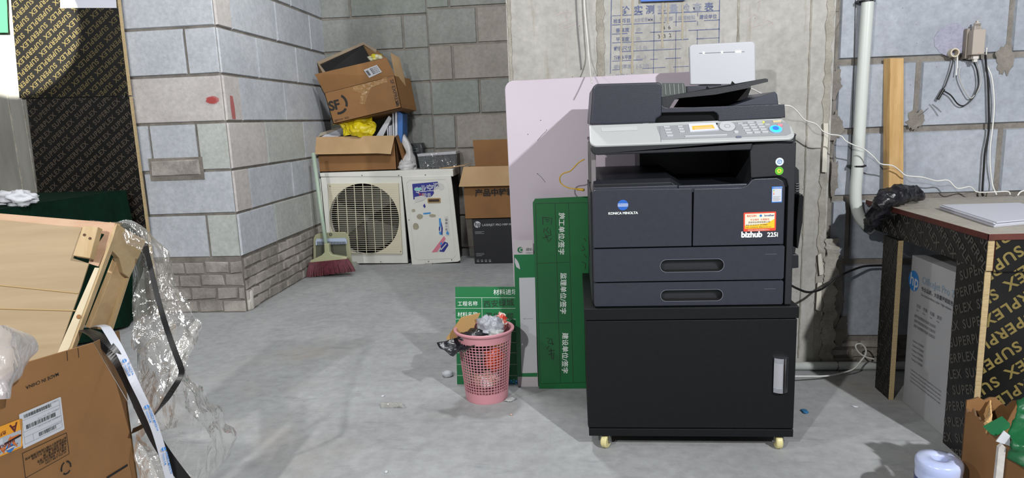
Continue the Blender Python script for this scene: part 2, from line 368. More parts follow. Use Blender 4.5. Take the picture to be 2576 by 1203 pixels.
# ================================================================ THE SETTING
YP, XP, YB, YS, YC, YR = 3.49, -1.852, 5.05, 4.97, 2.60, 2.62
mb = MB(); mb.box(-5, 4, -1.5, 6.2, -.1, 0); struct(mb.build('floor', floor_m))
def block_rows(mb, M, rows, gap=.012, up=.01, mis=None, skip=()):
    """rows: (v0, v1, [u0, u1, ...]) block edges in the frame of M"""
    k = 0
    for (v0, v1, us) in rows:
        for a, b in zip(us[:-1], us[1:]):
            k += 1
            if k in skip: continue
            g = gap/2; j = random.uniform(-.0015, .0015)
            q = [(a+g, v0+g+j), (b-g, v0+g-j), (b-g, v1-g-j), (a+g, v1-g+j)]
            c = .004; pts = []
            for i, (x, y) in enumerate(q):
                pts.append((x, y))
            mi = mis[(k-1) % len(mis)] if mis else random.choice((0, 0, 0, 1, 2))
            h = up+random.uniform(-.002, .002)
            n0 = [(x, y, 0) for x, y in pts]; n1 = [(x+(c if i in (0, 3) else -c), y+(c if i < 2 else -c), h) for i, (x, y) in enumerate(pts)]
            mb.add(n0+n1, [(4, 5, 6, 7), (0, 1, 5, 4), (1, 2, 6, 5), (2, 3, 7, 6), (3, 0, 4, 7)], mi, M)
def small_bricks(mb, M, u0, u1, v0, v1, rows, mi, blen=.13):
    h = (v1-v0)/rows
    for r in range(rows):
        u = u0-(blen/2 if r % 2 else 0)+random.uniform(-.02, .02)
        while u < u1:
            L = blen*random.uniform(.75, 1.2); a, b = max(u, u0), min(u+L, u1)
            if b-a > .02:
                j = [random.uniform(-.004, .004) for _ in range(8)]; g = .005; hh = random.uniform(.004, .014); c = .005
                q = [(a+g+j[0], v0+r*h+g+j[1]), (b-g+j[2], v0+r*h+g+j[3]), (b-g+j[4], v0+(r+1)*h-g+j[5]), (a+g+j[6], v0+(r+1)*h-g+j[7])]
                mb.add([(x, y, 0) for x, y in q]+[(x+(c if i in (0, 3) else -c), y+(c if i < 2 else -c), hh) for i, (x, y) in enumerate(q)],
                       [(4, 5, 6, 7), (0, 1, 5, 4), (1, 2, 6, 5), (2, 3, 7, 6), (3, 0, 4, 7)], mi, M)
            u += L
WM = [block_a, block_b, block_c, mortar, brick_m, concrete, concrete_rough, mat('red_spray', 'b8504e', .7, alpha=.6)]
# ---- left pier: front face and long side face
zc = [ony(600, y, YP).z for y in (647, 537, 427, 305, 184, 62)]; zc += [zc[-1]+.25, zc[-1]+.5, zc[-1]+.75]
mb = MB()
mb.box(-4.2, XP, YP+.002, 6.0, 0, 3.0, 3)
Mf = frame((0, YP, 0), (1, 0, 0), (0, 0, 1))
xj = lambda px, py: ony(px, py, YP).x
L0 = -3.2; XE = XP+.006
rows = [(zc[0], zc[1], [L0, xj(355, 600)-.3, xj(525, 590), XE]), (zc[1], zc[2], [L0, xj(372, 480)-.35, xj(367, 480), XE]),
        (zc[2], zc[3], [L0, xj(310, 370)-.3, xj(382, 370), xj(500, 370), XE]), (zc[3], zc[4], [L0, xj(320, 250), XE]),
        (zc[4], zc[5], [L0, xj(300, 120)-.1, xj(468, 120), XE]), (zc[5], zc[6], [L0, xj(300, 30)-.2, XE]), (zc[6], zc[7], [L0, -2.5, XE]), (zc[7], zc[8], [L0, -2.2, XE])]
block_rows(mb, Mf, rows, mis=[0, 0, 1, 0, 0, 0, 0, 0, 0, 1, 0, 2, 1, 0, 0, 1, 0, 0, 1, 0])
# odd small brick and mortar patch set into the face
a, b = ony(387, 445, YP), ony(508, 400, YP)
mb.box(a.x-.012, b.x+.008, YP-.0125, YP, a.z-.022, b.z+.012, 3)
mb.add([(a.x, YP-.013, a.z), (b.x-.01, YP-.013, a.z+.004), (b.x-.012, YP-.013, b.z), (a.x+.004, YP-.013, b.z-.004)]+[(a.x+.006, YP-.024, a.z+.008), (b.x-.018, YP-.022, a.z+.01), (b.x-.02, YP-.024, b.z-.008), (a.x+.01, YP-.022, b.z-.01)],
       [(4, 5, 6, 7), (0, 1, 5, 4), (1, 2, 6, 5), (2, 3, 7, 6), (3, 0, 4, 7)], 4)
small_bricks(mb, Mf, L0, XE, 0, zc[0]-.02, 4, 4, .14)
Ms = frame((XP, 0, 0), (0, 1, 0), (0, 0, 1))
yj = lambda px, py: onx(px, py, XP+.008).y
rows = [(zc[0], zc[1], [YP, yj(695, 580), yj(784, 565), YB]), (zc[1], zc[2], [YP, yj(630, 475), yj(736, 455), YB-.1, YB]),
        (zc[2], zc[3], [YP, yj(670, 355), yj(764, 337), YB]), (zc[3], zc[4], [YP, yj(605, 237), yj(716, 250), YB]),
        (zc[4], zc[5], [YP, yj(647, 140), yj(746, 162), YB]), (zc[5], zc[6], [YP, yj(580, 25), yj(693, 50), yj(779, 80), YB]),
        (zc[6], zc[7], [YP, yj(640, 0), yj(731, 5), YB]), (zc[7], zc[8], [YP, 4.1, YB])]
block_rows(mb, Ms, rows, mis=[0, 1, 1, 2, 0, 0, 0, 2, 1, 0, 2, 0, 0, 0, 0, 0, 2, 0, 0, 0, 0, 0, 0, 0])
small_bricks(mb, Ms, YP+.01, YB, 0, zc[0]-.01, 5, 4, .12)
# red spray marks, flat on the two faces
c_ = ony(535, 252, YP)
for k in range(5):
    rr = .028*(1-.12*k); mb.flat([(c_.x+.01*math.cos(k*2)+(rr*1.1+.004*math.sin(i*1.7+k))*math.cos(i*.314), YP-.0126-.0002*k, c_.z+(rr*.75)*math.sin(i*.314)) for i in range(20)], 7)
y0, y1 = yj(575, 240), yj(583, 240); z1, z0 = onx(578, 240, XP+.01).z, onx(578, 300, XP+.01).z
mb.flat([(XP+.0128, y0+.004, z1), (XP+.0128, y1, z1-.003), (XP+.0128, y1+.01, (z0+z1)/2), (XP+.0128, y1+.008, z0), (XP+.0128, y0+.006, z0), (XP+.0128, y0, (z0+z1)/2)], 7)
struct(mb.build('wall_left', WM))
mb = MB(); q = onz(622, 780); q.x += .0; mb.lathe([(0, .0), (.032, 0), (.036, .01), (.036, .105), (.03, .112), (0, .112)], 24, 0, Matrix.Translation((q.x, q.y+.01, 0)))
tag(mb.build('pipe_stub', mat('stub_white', 'b4b1a8', .6, 'c4c1b8', 12), smooth=True), 'short white plaster-stained pipe stub on the floor at the brick corner', 'pipe')
# ---- alcove back wall (two block faces)
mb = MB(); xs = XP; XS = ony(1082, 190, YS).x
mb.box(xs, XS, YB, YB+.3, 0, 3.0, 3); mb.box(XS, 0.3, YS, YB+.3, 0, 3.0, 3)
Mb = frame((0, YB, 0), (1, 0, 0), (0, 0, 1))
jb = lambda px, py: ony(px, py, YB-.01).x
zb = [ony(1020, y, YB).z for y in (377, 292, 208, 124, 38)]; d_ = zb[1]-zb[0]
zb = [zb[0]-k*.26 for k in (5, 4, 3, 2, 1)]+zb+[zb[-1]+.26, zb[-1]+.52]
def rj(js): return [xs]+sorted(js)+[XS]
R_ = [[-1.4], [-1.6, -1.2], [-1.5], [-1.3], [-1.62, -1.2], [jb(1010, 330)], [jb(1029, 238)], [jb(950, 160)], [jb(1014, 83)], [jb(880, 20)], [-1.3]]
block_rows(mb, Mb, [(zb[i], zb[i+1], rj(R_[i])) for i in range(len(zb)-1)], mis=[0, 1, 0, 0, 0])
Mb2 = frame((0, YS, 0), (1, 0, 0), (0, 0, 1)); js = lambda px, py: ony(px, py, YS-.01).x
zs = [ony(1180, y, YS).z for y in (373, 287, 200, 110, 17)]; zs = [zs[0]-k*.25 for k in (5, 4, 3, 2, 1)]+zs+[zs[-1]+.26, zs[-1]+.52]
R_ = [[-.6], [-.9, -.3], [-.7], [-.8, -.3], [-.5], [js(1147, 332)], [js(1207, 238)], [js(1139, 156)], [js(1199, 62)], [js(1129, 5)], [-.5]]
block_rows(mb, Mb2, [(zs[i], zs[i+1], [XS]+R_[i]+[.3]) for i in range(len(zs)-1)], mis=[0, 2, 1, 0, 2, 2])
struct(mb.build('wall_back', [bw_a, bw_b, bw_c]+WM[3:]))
# ---- cast concrete column with stamped inspection table
XC0, XC1 = ony(1276, 100, YC).x, ony(2091, 300, YC).x
mb = MB(); mb.box(XC0, XC1, YC, 3.4, 0, 3.0, 5)
Mc = frame((0, YC, 0), (1, 0, 0), (0, 0, 1))
def seam(px, y0, y1, w, mi, amp=.006, n=60, h=.003, slope=-.035):
    """ragged raised strip running down the face"""
    pts = []; x0 = ony(px, (y0+y1)/2, YC).x; za, zb_ = ony(px, y0, YC).z, ony(px, y1, YC).z
    Lp = []; Rp = []
    for i in range(n+1):
        z = za+(zb_-za)*i/n; Lp.append((x0-w/2+amp*(noise.noise((z*25, px, 0))+.6*noise.noise((z*70, px, 1))), z)); Rp.append((x0+w/2+amp*(noise.noise((z*25, px, 5))+.6*noise.noise((z*70, px, 7))), z))
    vs = []; 
    for (a, z), (b, _) in zip(Lp, Rp): vs += [(a, YC, z), (a+.002, YC-h, z), ((a+b)/2, YC-h*(1+.6*noise.noise((z*40, 2, px))), z), (b-.002, YC-h, z), (b, YC, z)]
    mb.add(vs, [(i*5+j, i*5+j+1, i*5+5+j+1, i*5+5+j) for i in range(n) for j in range(4)], mi)
seam(1511, -60, 330, .03, 6, .009); seam(2026, -60, 900, .007, 6, .003); seam(1856, -60, 300, .008, 6, .003); seam(2072, -60, 925, .026, 6, .012); seam(1283, -60, 260, .014, 6, .005)
seam(2085, 600, 925, .05, 6, .02, h=.006)
# grid of the stamp, drawn in faded blue
o = ony(1538, 40, YC); R2 = ony(1812, 25, YC); ux = (R2-o).normalized(); Mt = frame(o, ux, (0, 0, 1)); INK, PEN, RST = 8, 9, 10
def uv(px, py): return pxuv(Mt, [(px, py)])[0]
cols_ = [1538, 1592, 1646, 1701, 1755, 1810]; rowy = [40, 63, 86, 108, 131, 154, 176]
def ln(p, q, wd, mi=INK, dash=0):
    a = Vector(uv(*p)); b = Vector(uv(*q)); n = 14; 
    for i in range(n):
        if dash and random.random() < dash: continue
        s0 = a+(b-a)*(i/n); s1 = a+(b-a)*((i+1)/n); mb.stroke([tuple(s0), tuple(s1)], wd*random.uniform(.7, 1.15), Mt, mi, .001)
for i, x in enumerate(cols_): ln((x, 41-(x-1538)*.048 if i not in (0, 5) else 0), (x-2.5, 186), .003 if i in (0, 5) else .002, dash=.05+.08*(i in (3, 4)))
for i, y in enumerate(rowy): ln((1540, y), (1810, y-13), .0026, dash=.12+.12*(i > 3))
ttl = '砼实测实量检查表'
for i, ch in enumerate(ttl):
    p = uv(1569+i*29.5-(8 if i == 0 else 4), 36-i*1.3); mb.text(ch, .033, Mt, INK if i in (0, 1, 2, 7) else 11, .018, at=p, z=.001)
for i, (st, x) in enumerate((('检查项目', 1543), ('允许偏差MM', 1595), ('项目部', 1660), ('监理检验', 1705), ('建设单位', 1759))):
    p = uv(x, 58-i*2.6); mb.text(st, .0165, Mt, INK if i in (0, 4) else 11, .01, at=p, z=.001, sx=.95 if i != 1 else .75)
for r, (a, b) in enumerate((('垂直度', '(0'), ('平整度', '(0,'), ('截面尺寸', '(-5 0)'), ('顶板水平度', '(0,...)'), ('楼板厚度', '(-5,10)'), ('检查人', ''))):
    p = uv(1549-(5 if len(a) > 3 else 0), 81+r*23); mb.text(a, .0165, Mt, 11 if r > 3 else INK, .01, at=p, z=.001, sx=1.0 if len(a) < 5 else .8)
    if b: mb.text(b, .018, Mt, 11, .01, at=uv(1600, 79+r*23), z=.001)
for st, x, y in (('4', 1667, 75), ('6', 1681, 74), ('3', 1655, 97), ('3', 1669, 96), ('2', 1683, 94)): mb.text(st, .019, Mt, PEN, 0, at=uv(x, y), z=.001, rot=8)
for x0, w_, yb in ((1564, 4, 186), (1592, 5, 184), (1668, 5, 120), (1682, 3, 60), (1718, 4, 100)):   # rust-coloured drip marks across the stamp
    a, b = uv(x0, -20), uv(x0-2, yb); n = 16
    mb.stroke([(a[0]+(b[0]-a[0])*i/n+.0012*math.sin(i*2.1), a[1]+(b[1]-a[1])*i/n) for i in range(n+1)], w_*.0014, Mt, RST, .0014)
# chalk scribbles
for pts in ([(1400, 40), (1420, 30), (1438, 33), (1425, 52), (1405, 62), (1422, 70), (1445, 62), (1470, 42)], [(1870, 60), (1895, 35), (1905, 42), (1890, 70), (1915, 62), (1930, 50), (1945, 58), (1932, 68)], [(1900, 10), (1912, 2), (1906, 30)]):
    mb.stroke([uv(*p) for p in pts], .0022, Mt, 12, .001)
WC = WM+[mat('stamp_blue', '5d6689', .8), mat('pen_dark', '3c3c42', .8), mat('drip_tan', 'a39a86', .85, 'aba28e', 20), mat('stamp_blue_faded', '8b8f9c', .8), mat('chalk_pink', 'b9a9ab', .9)]
struct(mb.build('wall_column', WC))
# ---- right block wall
mb = MB(); mb.box(XC1, 3.2, YR, YR+.25, 0, 3.0, 3)
Mr = frame((0, YR, 0), (1, 0, 0), (0, 0, 1)); jr = lambda px, py: ony(px, py, YR-.01).x
zr = [ony(x, y, YR).z for x, y in ((2085, 850), (2081, 660), (2082, 500), (2123, 331), (2345, 147))]; zr += [zr[-1]+.265, zr[-1]+.53]
e = XC1+.012
rows = [(zr[0], zr[1], [jr(2112, 770), 1.38, 1.9, 2.5, 3.1]), (zr[1], zr[2], [e, jr(2134, 600), 1.5, 2.1, 2.7]), (zr[2], zr[3], [e, jr(2515, 400), 2.2, 2.8]),
        (zr[3], zr[4], [e, jr(2310, 220), 1.85, 2.45, 3.1]), (zr[4], zr[5], [e, jr(2545, 60), 2.1, 2.7]), (zr[5], zr[6], [e, 1.3, 1.9, 2.5])]
block_rows(mb, Mr, rows, gap=.02, mis=[0])
small_bricks(mb, Mr, XC1, 3.2, 0, zr[0]-.01, 3, 4, .16)
for (px, py, rx, rz) in ((2098, 205, .022, .06), (2100, 320, .03, .045), (2303, 300, .03, .035), (2528, 150, .03, .05), (2100, 740, .03, .14), (2104, 690, .022, .09), (2108, 830, .035, .07), (2098, 450, .012, .08), (2098, 30, .014, .10)):   # smeared mortar patches
    c = ony(px, py, YR-.0125); n = 34
    mb.flat([(c.x+rx*math.cos(i*.1848)*(1+.9*noise.noise((i*.45, px, 0))+.3*noise.noise((i*1.9, px, 2))), YR-.0128-.0001*(px % 5), c.z+rz*math.sin(i*.1848)*(1+.9*noise.noise((i*.45, py, 3))+.3*noise.noise((i*1.9, py, 5)))) for i in range(n)], 3)
c = ony(2395, 100, YR-.013); mb.flat([(c.x+.06*math.cos(i*.25)*(1+.15*noise.noise((i*.7, 0, 0))), YR-.0125, c.z+.055*math.sin(i*.25)*(1+.15*noise.noise((i*.7, 3, 0)))) for i in range(25)], 8)
for (a, b) in (((2310, 292), (2335, 272)), ((2338, 262), (2360, 292)), ((2345, 262), (2368, 282)), ((2100, 30), (2110, 28))):
    p, q = ony(*a, YR-.014), ony(*b, YR-.014); mb.stroke([(p.x, p.z), ((p.x+q.x)/2+.002, (p.z+q.z)/2), (q.x, q.z)], .0018, Mr, 9, .0145)
struct(mb.build('wall_right', [pitted('right_block_blue', '949aa3', 'a5aab2', .6, 30, nscale=3)]+WM[1:]+[mat('dug_block', '8b8b9c', .9, '9c9cac', 60, bump=1, bscale=120), mat('scratch_dark', '4b4a4c', .8)]))
# ---- left background: concrete and film-faced ply partition
YQ = 3.45
mb = MB(); mb.box(-4.2, ony(108, 300, YQ+.03).x, YQ+.022, YQ+.035, 0, 3.0, 0)
for px in (20, 55): 
    x = ony(px, 300, YQ).x; mb.box(x, x+.006, YQ+.017, YQ+.024, 0, 3, 1)
struct(mb.build('wall_left_concrete', [mat('grey_cast', '77766f', .8, '8c8b85', 3, stretch=(3, 1, .6)), concrete_rough]))
def ply_board(name, pxs, y, rot, cap, label, group=None, phase=0, mi_t=1):
    P = [ony(px, py, y) for px, py in pxs]; mb = MB(); mb.prism([tuple(p) for p in P], (0, .016, 0), 0)
    M = frame((0, y, 0), (1, 0, 0), (0, 0, 1)); poly = [(p.x, p.z) for p in P]
    superplex(mb, M, [(x*.9999, z) for x, z in poly], cap, rot, 1, phase=phase)
    # light ply edge on the right side
    a, b = P[1], P[2]; mb.add([(a.x, y-.0005, a.z), (b.x, y-.0005, b.z), (b.x+.008, y, b.z), (a.x+.008, y, a.z), (b.x+.008, y+.0155, b.z), (a.x+.008, y+.0155, a.z)], [(0, 1, 2, 3), (3, 2, 4, 5)], 2)
    o = mb.build(name, [ply_black, gold_dim if mi_t else mat('gold_lightened', '4c4326', .5), ply_edge]); return tag(o, label, 'board', group)  # upper board's print colour is lightened to strengthen the bright patch
ply_board('plywood_board', [(66, 250), (325, 243), (398, 800), (135, 800)], YQ, 37, .026, 'black film-faced plywood board printed with gold words, standing below the seam behind the green table')
o_ = ply_board('plywood_board', [(22, -60), (288, -60), (324, 240), (49, 247)], YQ-.001, 216, .026, 'black printed plywood board above the seam, upper left, brightly lit in its corner', phase=.3, mi_t=0)
# paper sheets stuck on the upper board
mb = MB(); P = [ony(*p, YQ-.004) for p in ((150, -60), (289, -60), (293, 20), (152, 20))]; mb.prism([tuple(p) for p in P], (0, .001, 0)); tag(mb.build('paper_sheet', paper), 'white paper sheet stuck at the top of the upper printed board', 'paper')
mb = MB(); P = [ony(*p, YQ-.012) for p in ((-40, -60), (14, -60), (20, 82), (-40, 82))]; mb.prism([tuple(p) for p in P], (0, .001, 0)); tag(mb.build('green_sheet', mat('green_sheet', '2f8a4c', .7)), 'green sheet hanging at the top left edge of the picture', 'sheet')
# ================================================================ COPIER CABINET
def XZ(y, pts): return [(ony(px, py, y).x, ony(px, py, y).z) for px, py in pts]
def plate(mb, y, pts, t, mi=0, uvs=None):
    """outline (photo pixels or x,z pairs) in the plane y, t metres thick away from the viewer"""
    P = uvs or XZ(y, pts); mb.prism([(x, y, z) for x, z in P], (0, t, 0), mi)
cab = thing('copier_cabinet', (.32, 2.17, 0), 'low black rolling cabinet with chrome handle under the office copier', 'cabinet')
x0, x1, yc0, yc1 = .022, .622, 1.922, 2.38
mb = MB(); mb.box(x0, x1, yc0+.018, yc1, .07, .41); mb.build('body', cab_black, cab, bevel=.001)
mb = MB(); mb.box(x0-.004, x1+.006, yc0-.004, yc1+.004, .412, .447); mb.build('top_slab', cab_black, cab, bevel=.0015)
mb = MB(); mb.box(x0+.003, x1+.003, yc0-.002, yc1, .046, .07); mb.build('bottom_slab', cab_black, cab, bevel=.0015)
mb = MB(); mb.box(x0+.001, x1-.001+.004, yc0, yc0+.017, .0725, .4085); dr = mb.build('door', cab_black, cab, bevel=.0012)
hx0, hx1 = ony(1945, 940, yc0).x, ony(1981, 940, yc0).x; hz0, hz1 = ony(1960, 985, yc0).z, ony(1960, 899, yc0).z
mb = MB(); n = 10
prof = [(hx0+(hx1-hx0)*i/n, yc0-.004-.012*math.sin(math.pi*(i/n)*.92+.15)) for i in range(n+1)]
mb.add([(x, y, z) for z in (hz0+.014, hz1-.014) for x, y in prof], [(i, i+1, i+n+2, i+n+1) for i in range(n)], 1)
mb.add([(x, y-.0015, z) for z in (hz0+.014, hz1-.014) for x, y in prof[6:]], [(i, i+1, i+6, i+5) for i in range(4)], 0)
for za, zb_ in ((hz0, hz0+.014), (hz1-.014, hz1)):
    mb.prism([(x, y-.001, za) for x, y in prof]+[(hx1, yc0, za), (hx0, yc0, za)], (0, 0, zb_-za), 0)
mb.build('handle', [chrome, mat('brushed_handle', 'b9bac0', .3, metal=.6)], dr)['label'] = 'chrome handle'
for i, (cx, cy) in enumerate(((onz(1525, 1132).x, onz(1525, 1137).y+.03), (onz(1957, 1127).x, onz(1957, 1127).y+.0), (x0+.04, yc1-.04), (x1-.04, yc1-.04))):
    M = Matrix.Translation((cx, cy, .022)) @ Matrix.Rotation(math.radians(90 if i != 0 else 62), 4, 'Z') @ Matrix.Rotation(math.radians(90), 4, 'X')
    mb = MB(); mb.lathe([(.004, -.009), (.019, -.0095), (.0222, -.006), (.022, .006), (.019, .0095), (.004, .009)], 28, 0, M)
    mb.lathe([(.004, -.012), (.004, .012)], 10, 1, M)
    mb.box(-.006, .006, -.002, .026, -.0145, -.0125, 1, M); mb.box(-.006, .006, -.002, .026, .0125, .0145, 1, M); mb.box(-.006, .006, .0235, .026, -.0145, .0145, 1, M)
    mb.lathe([(0, -.018), (.004, -.0178), (.004, -.0145)], 10, 1, M); mb.lathe([(0, .018), (.004, .0178), (.004, .0145)], 10, 1, M)
    mb.build('caster', [cream, steel], cab, smooth=False)['label'] = 'cream caster wheel'
# ================================================================ COPIER
yf = 1.93
cop = thing('office_copier', (.33, 2.15, .447), 'large black office copier with white control panel standing on the black cabinet', 'copier')
CX0, CX1, CYB = XZ(yf, [(1494, 700)])[0][0], XZ(yf, [(1988, 700)])[0][0], 2.375
Z = lambda px, py, y=yf: ony(px, py, y).z
X_ = lambda px, py, y=yf: ony(px, py, y).x
zb0 = .4485
zt1, zt2, zdoor = Z(1730, 621), Z(1730, 707), Z(1600, 476)
# body shell: low core, cavity floor, side walls, back wall
mb = MB()
mb.box(CX0-.002, CX1+.006, yf+.022, CYB, zb0, Z(1700, 480), 0)
zc0, zc1 = Z(1700, 480), Z(1490, 369)
mb.box(CX1-.112, CX1+.006, yf+.012, CYB, zc0, zc1+.01, 0)                 # right tower
mb.box(CX0+.16, CX1-.11, CYB-.17, CYB, zc0, zc1+.01, 0)                   # back wall of the output well
mb.prism([(CX0-.002, y, z) for y, z in ((yf+.02, zc0), (yf+.02, zc1), (yf+.045, zc1), (yf+.05, zc0+.04), (yf+.09, zc0+.02), (yf+.09, zc0))], (.014, 0, 0), 1)
mb.prism([(CX0-.002, y, z) for y, z in ((CYB-.12, zc0), (CYB-.12, zc1), (CYB, zc1), (CYB, zc0))], (.014, 0, 0), 1)
mb.build('body', [mat('copier_body', '202226', .5), grey_side], cop, bevel=.003)
# grey side skin on the left
mb = MB(); mb.box(CX0-.006, CX0-.002, yf+.03, CYB-.005, zb0+.01, zc0, 0)
for k in range(9): mb.box(CX0-.0075, CX0-.006, yf+.2+.02*k, yf+.212+.02*k, .56, .60, 1)
mb.build('side_cover', [slate2, dark_in], cop, bevel=.002)
def stadium(cx, cz, w, h, n=10): return rrect(w, h, h/2-.0005, n, cx, cz)
def drawer(za, zb_, hpx, name):
    d = MB(); M = frame((0, yf, 0), (1, 0, 0), (0, 0, 1))
    xa, xb = CX0, X_(1975, 700)-.004
    (hx0, hz0), (hx1, hz1) = XZ(yf, hpx); cx, cz = (hx0+hx1)/2, (hz0+hz1)/2
    outer = rrect(xb-xa, zb_-za, .006, 4, (xa+xb)/2, (za+zb_)/2); inner = stadium(cx, cz, hx1-hx0, hz1-hz0)
    d.ring(outer, inner, 0, -.022, 0, M); d.ring(inner, [(cx+(x-cx)*.985, cz+(z-cz)*.93) for x, z in inner], .0012, None, 2, M)
    n = len(inner)
    d.add([(x, z, 0) for x, z in inner]+[(x, z+.004, -.03) for x, z in inner], [(k, (k+1) % n, (k+1) % n+n, k+n) for k in range(n)]+[tuple(range(n, 2*n))], 1, M)
    a = X_(1925, 650); d.rect(a, a+.031, zb_-.0245, zb_-.0237, M, 2)
    o = d.build(name, [slate_plastic, dark_in, mat('edge_glint', '6a6d78', .35)], cop)
    return o
drawer(zt2+.001, zt1-.002, [(1660, 686), (1822, 650)], 'paper_drawer')
drawer(zb0+.002, zt2-.003, [(1661, 759), (1819, 727)], 'paper_drawer')
# front doors
xm = X_(1742, 550)
mb = MB(); P = XZ(yf, [(1492, 482), (1500, 477), (1741, 474)]); zl = zt1+.0015
mb.prism([(x, yf, z) for x, z in [(CX0, zl), (xm-.0015, zl), (xm-.0015, P[2][1]), (CX0+.012, P[1][1]), (CX0+.003, P[1][1]-.003), (CX0, P[1][1]-.012)]], (0, .02, 0))
fd = mb.build('front_door', slate_plastic, cop, bevel=.002)
M = frame((0, yf-.0008, 0), (1, 0, 0), (0, 0, 1))
# round blue emblem with bands and the maker's name
mb = MB(); cx, cz = XZ(yf, [(1567, 516)])[0]; r = .0152
mb.flat([(x, z, 0) for x, z in circ(r, 40, cx, cz)], 0, M)
for zz, hh in ((.0022, .0012), (.0, .0012), (-.0022, .0012), (.0044, .0008), (-.0044, .0008)):
    ww = math.sqrt(max(r*r-zz*zz, 0))*.98; mb.rect(cx-ww, cx+ww, cz+zz-hh/2, cz+zz+hh/2, M, 1, .0004)
mb.build('emblem', [mat('emblem_blue', '2a5fb4', .3), mat('emblem_silver', 'b9c3d4', .3)], fd)
mb = MB(); mb.text('KONICA MINOLTA', .0098, M, 0, .03, 1.0, 'CENTER', at=(cx, cz-.0265)); mb.build('lettering', white_pr, fd)
mb = MB(); pts = XZ(yf, [(1745, 613), (1973, 606), (1975, 470), (1970, 456), (1955, 448), (1900, 450), (1891, 453), (1884, 462), (1878, 468), (1865, 472), (1746, 475)])
pts[0] = (xm+.0015, zl); pts[1] = (X_(1975, 600)-.004, zl); pts[2] = (pts[1][0], pts[2][1])
plate(mb, yf, None, .02, 0, pts); rd = mb.build('right_front_door', slate_plastic, cop, bevel=.002)
(bx, bz) = XZ(yf, [(1864, 597)])[0]
mb = MB(); mb.text('bizhub', .0225, M, 0, .045, .98, at=(bx, bz)); mb.text('225i', .0175, M, 0, .03, 1.0, at=(bx+.0715, bz)); mb.build('lettering', white_pr, rd)
# stickers
mb = MB(); (sx0, sz0), (sx1, sz1) = XZ(yf, [(1870, 583), (1953, 533)]); Mk = frame((sx0, yf-.0006, sz0), (1, 0, .012), (0, 0, 1)); W, H_ = sx1-sx0, sz1-sz0
mb.flat([(x, y, 0) for x, y in rrect(W, H_, .003, 4, W/2, H_/2)], 0, Mk); mb.rect(.004, W-.004, .008, H_-.004, Mk, 1, .0002)
mb.flat([(W-.004, .008, .0003), (W-.004, H_*.62, .0003), (W*.72, .022, .0003), (.004, .017, .0003), (.004, .008, .0003)], 2, Mk)
mb.text('RICOH', .0085, Mk, 0, .02, at=(.009, H_-.013)); mb.text('brother', .0085, Mk, 3, .02, at=(W*.64, H_-.013)); mb.flat([(x, y, .0005) for x, y in circ(.0035, 16, W*.53, H_-.0105)], 4, Mk)
mb.text('专业维修  长期服务', .0062, Mk, 0, 0, at=(.018, H_-.0235)); mb.text('西安利友商贸有限公司', .006, Mk, 5, .01, at=(.013, H_-.031)); mb.text('电话 029-8535275  029-88880', .0048, Mk, 5, .01, at=(.006, H_-.038)); mb.text('手机 13709240235  网址www.kw.com', .0044, Mk, 5, .01, at=(.006, H_-.0445)); mb.text('耗材办公设备维修服务中心', .005, Mk, 1, 0, at=(.012, .0018))
mb.build('service_sticker', [mat('sticker_red', 'd2452f', .4), mat('sticker_cream', 'ddd9c3', .4), mat('sticker_yellow', 'e5b927', .4), mat('sticker_navy', '26307c', .4), hp_blue, mat('small_print', '6a5340', .5)], rd)['label'] = 'red framed service sticker'
mb = MB(); (sx0, sz0), (sx1, sz1) = XZ(yf, [(1941, 510), (1968, 469)]); Mk = frame((sx0, yf-.0006, sz0), (1, 0, .01), (0, 0, 1)); W, H_ = sx1-sx0, sz1-sz0
mb.rect(0, W, 0, H_, Mk, 0, 0); mb.rect(.0012, W-.0012, .0025, H_-.0065, Mk, 1, .0002); mb.text('中国能效标识', .0042, Mk, 1, 0, at=(.0035, H_-.005))
for k, c_ in enumerate((2, 3, 4)): mb.rect(.004, .0065, H_-.012-.005*k, H_-.009-.005*k, Mk, c_, .0004)
for k in range(4): mb.rect(.003, W-.004-.004*(k % 2), .016-.0035*k, .0166-.0035*k, Mk, 5, .0004)
mb.build('energy_label', [mat('label_blue', '3a78c8', .4), white_lab, mat('sticker_green', '5fb23a', .4), mat('sticker_yellow', 'e5b927', .4), mat('sticker_red', 'd2452f', .4), ink], rd)['label'] = 'blue and white energy label'
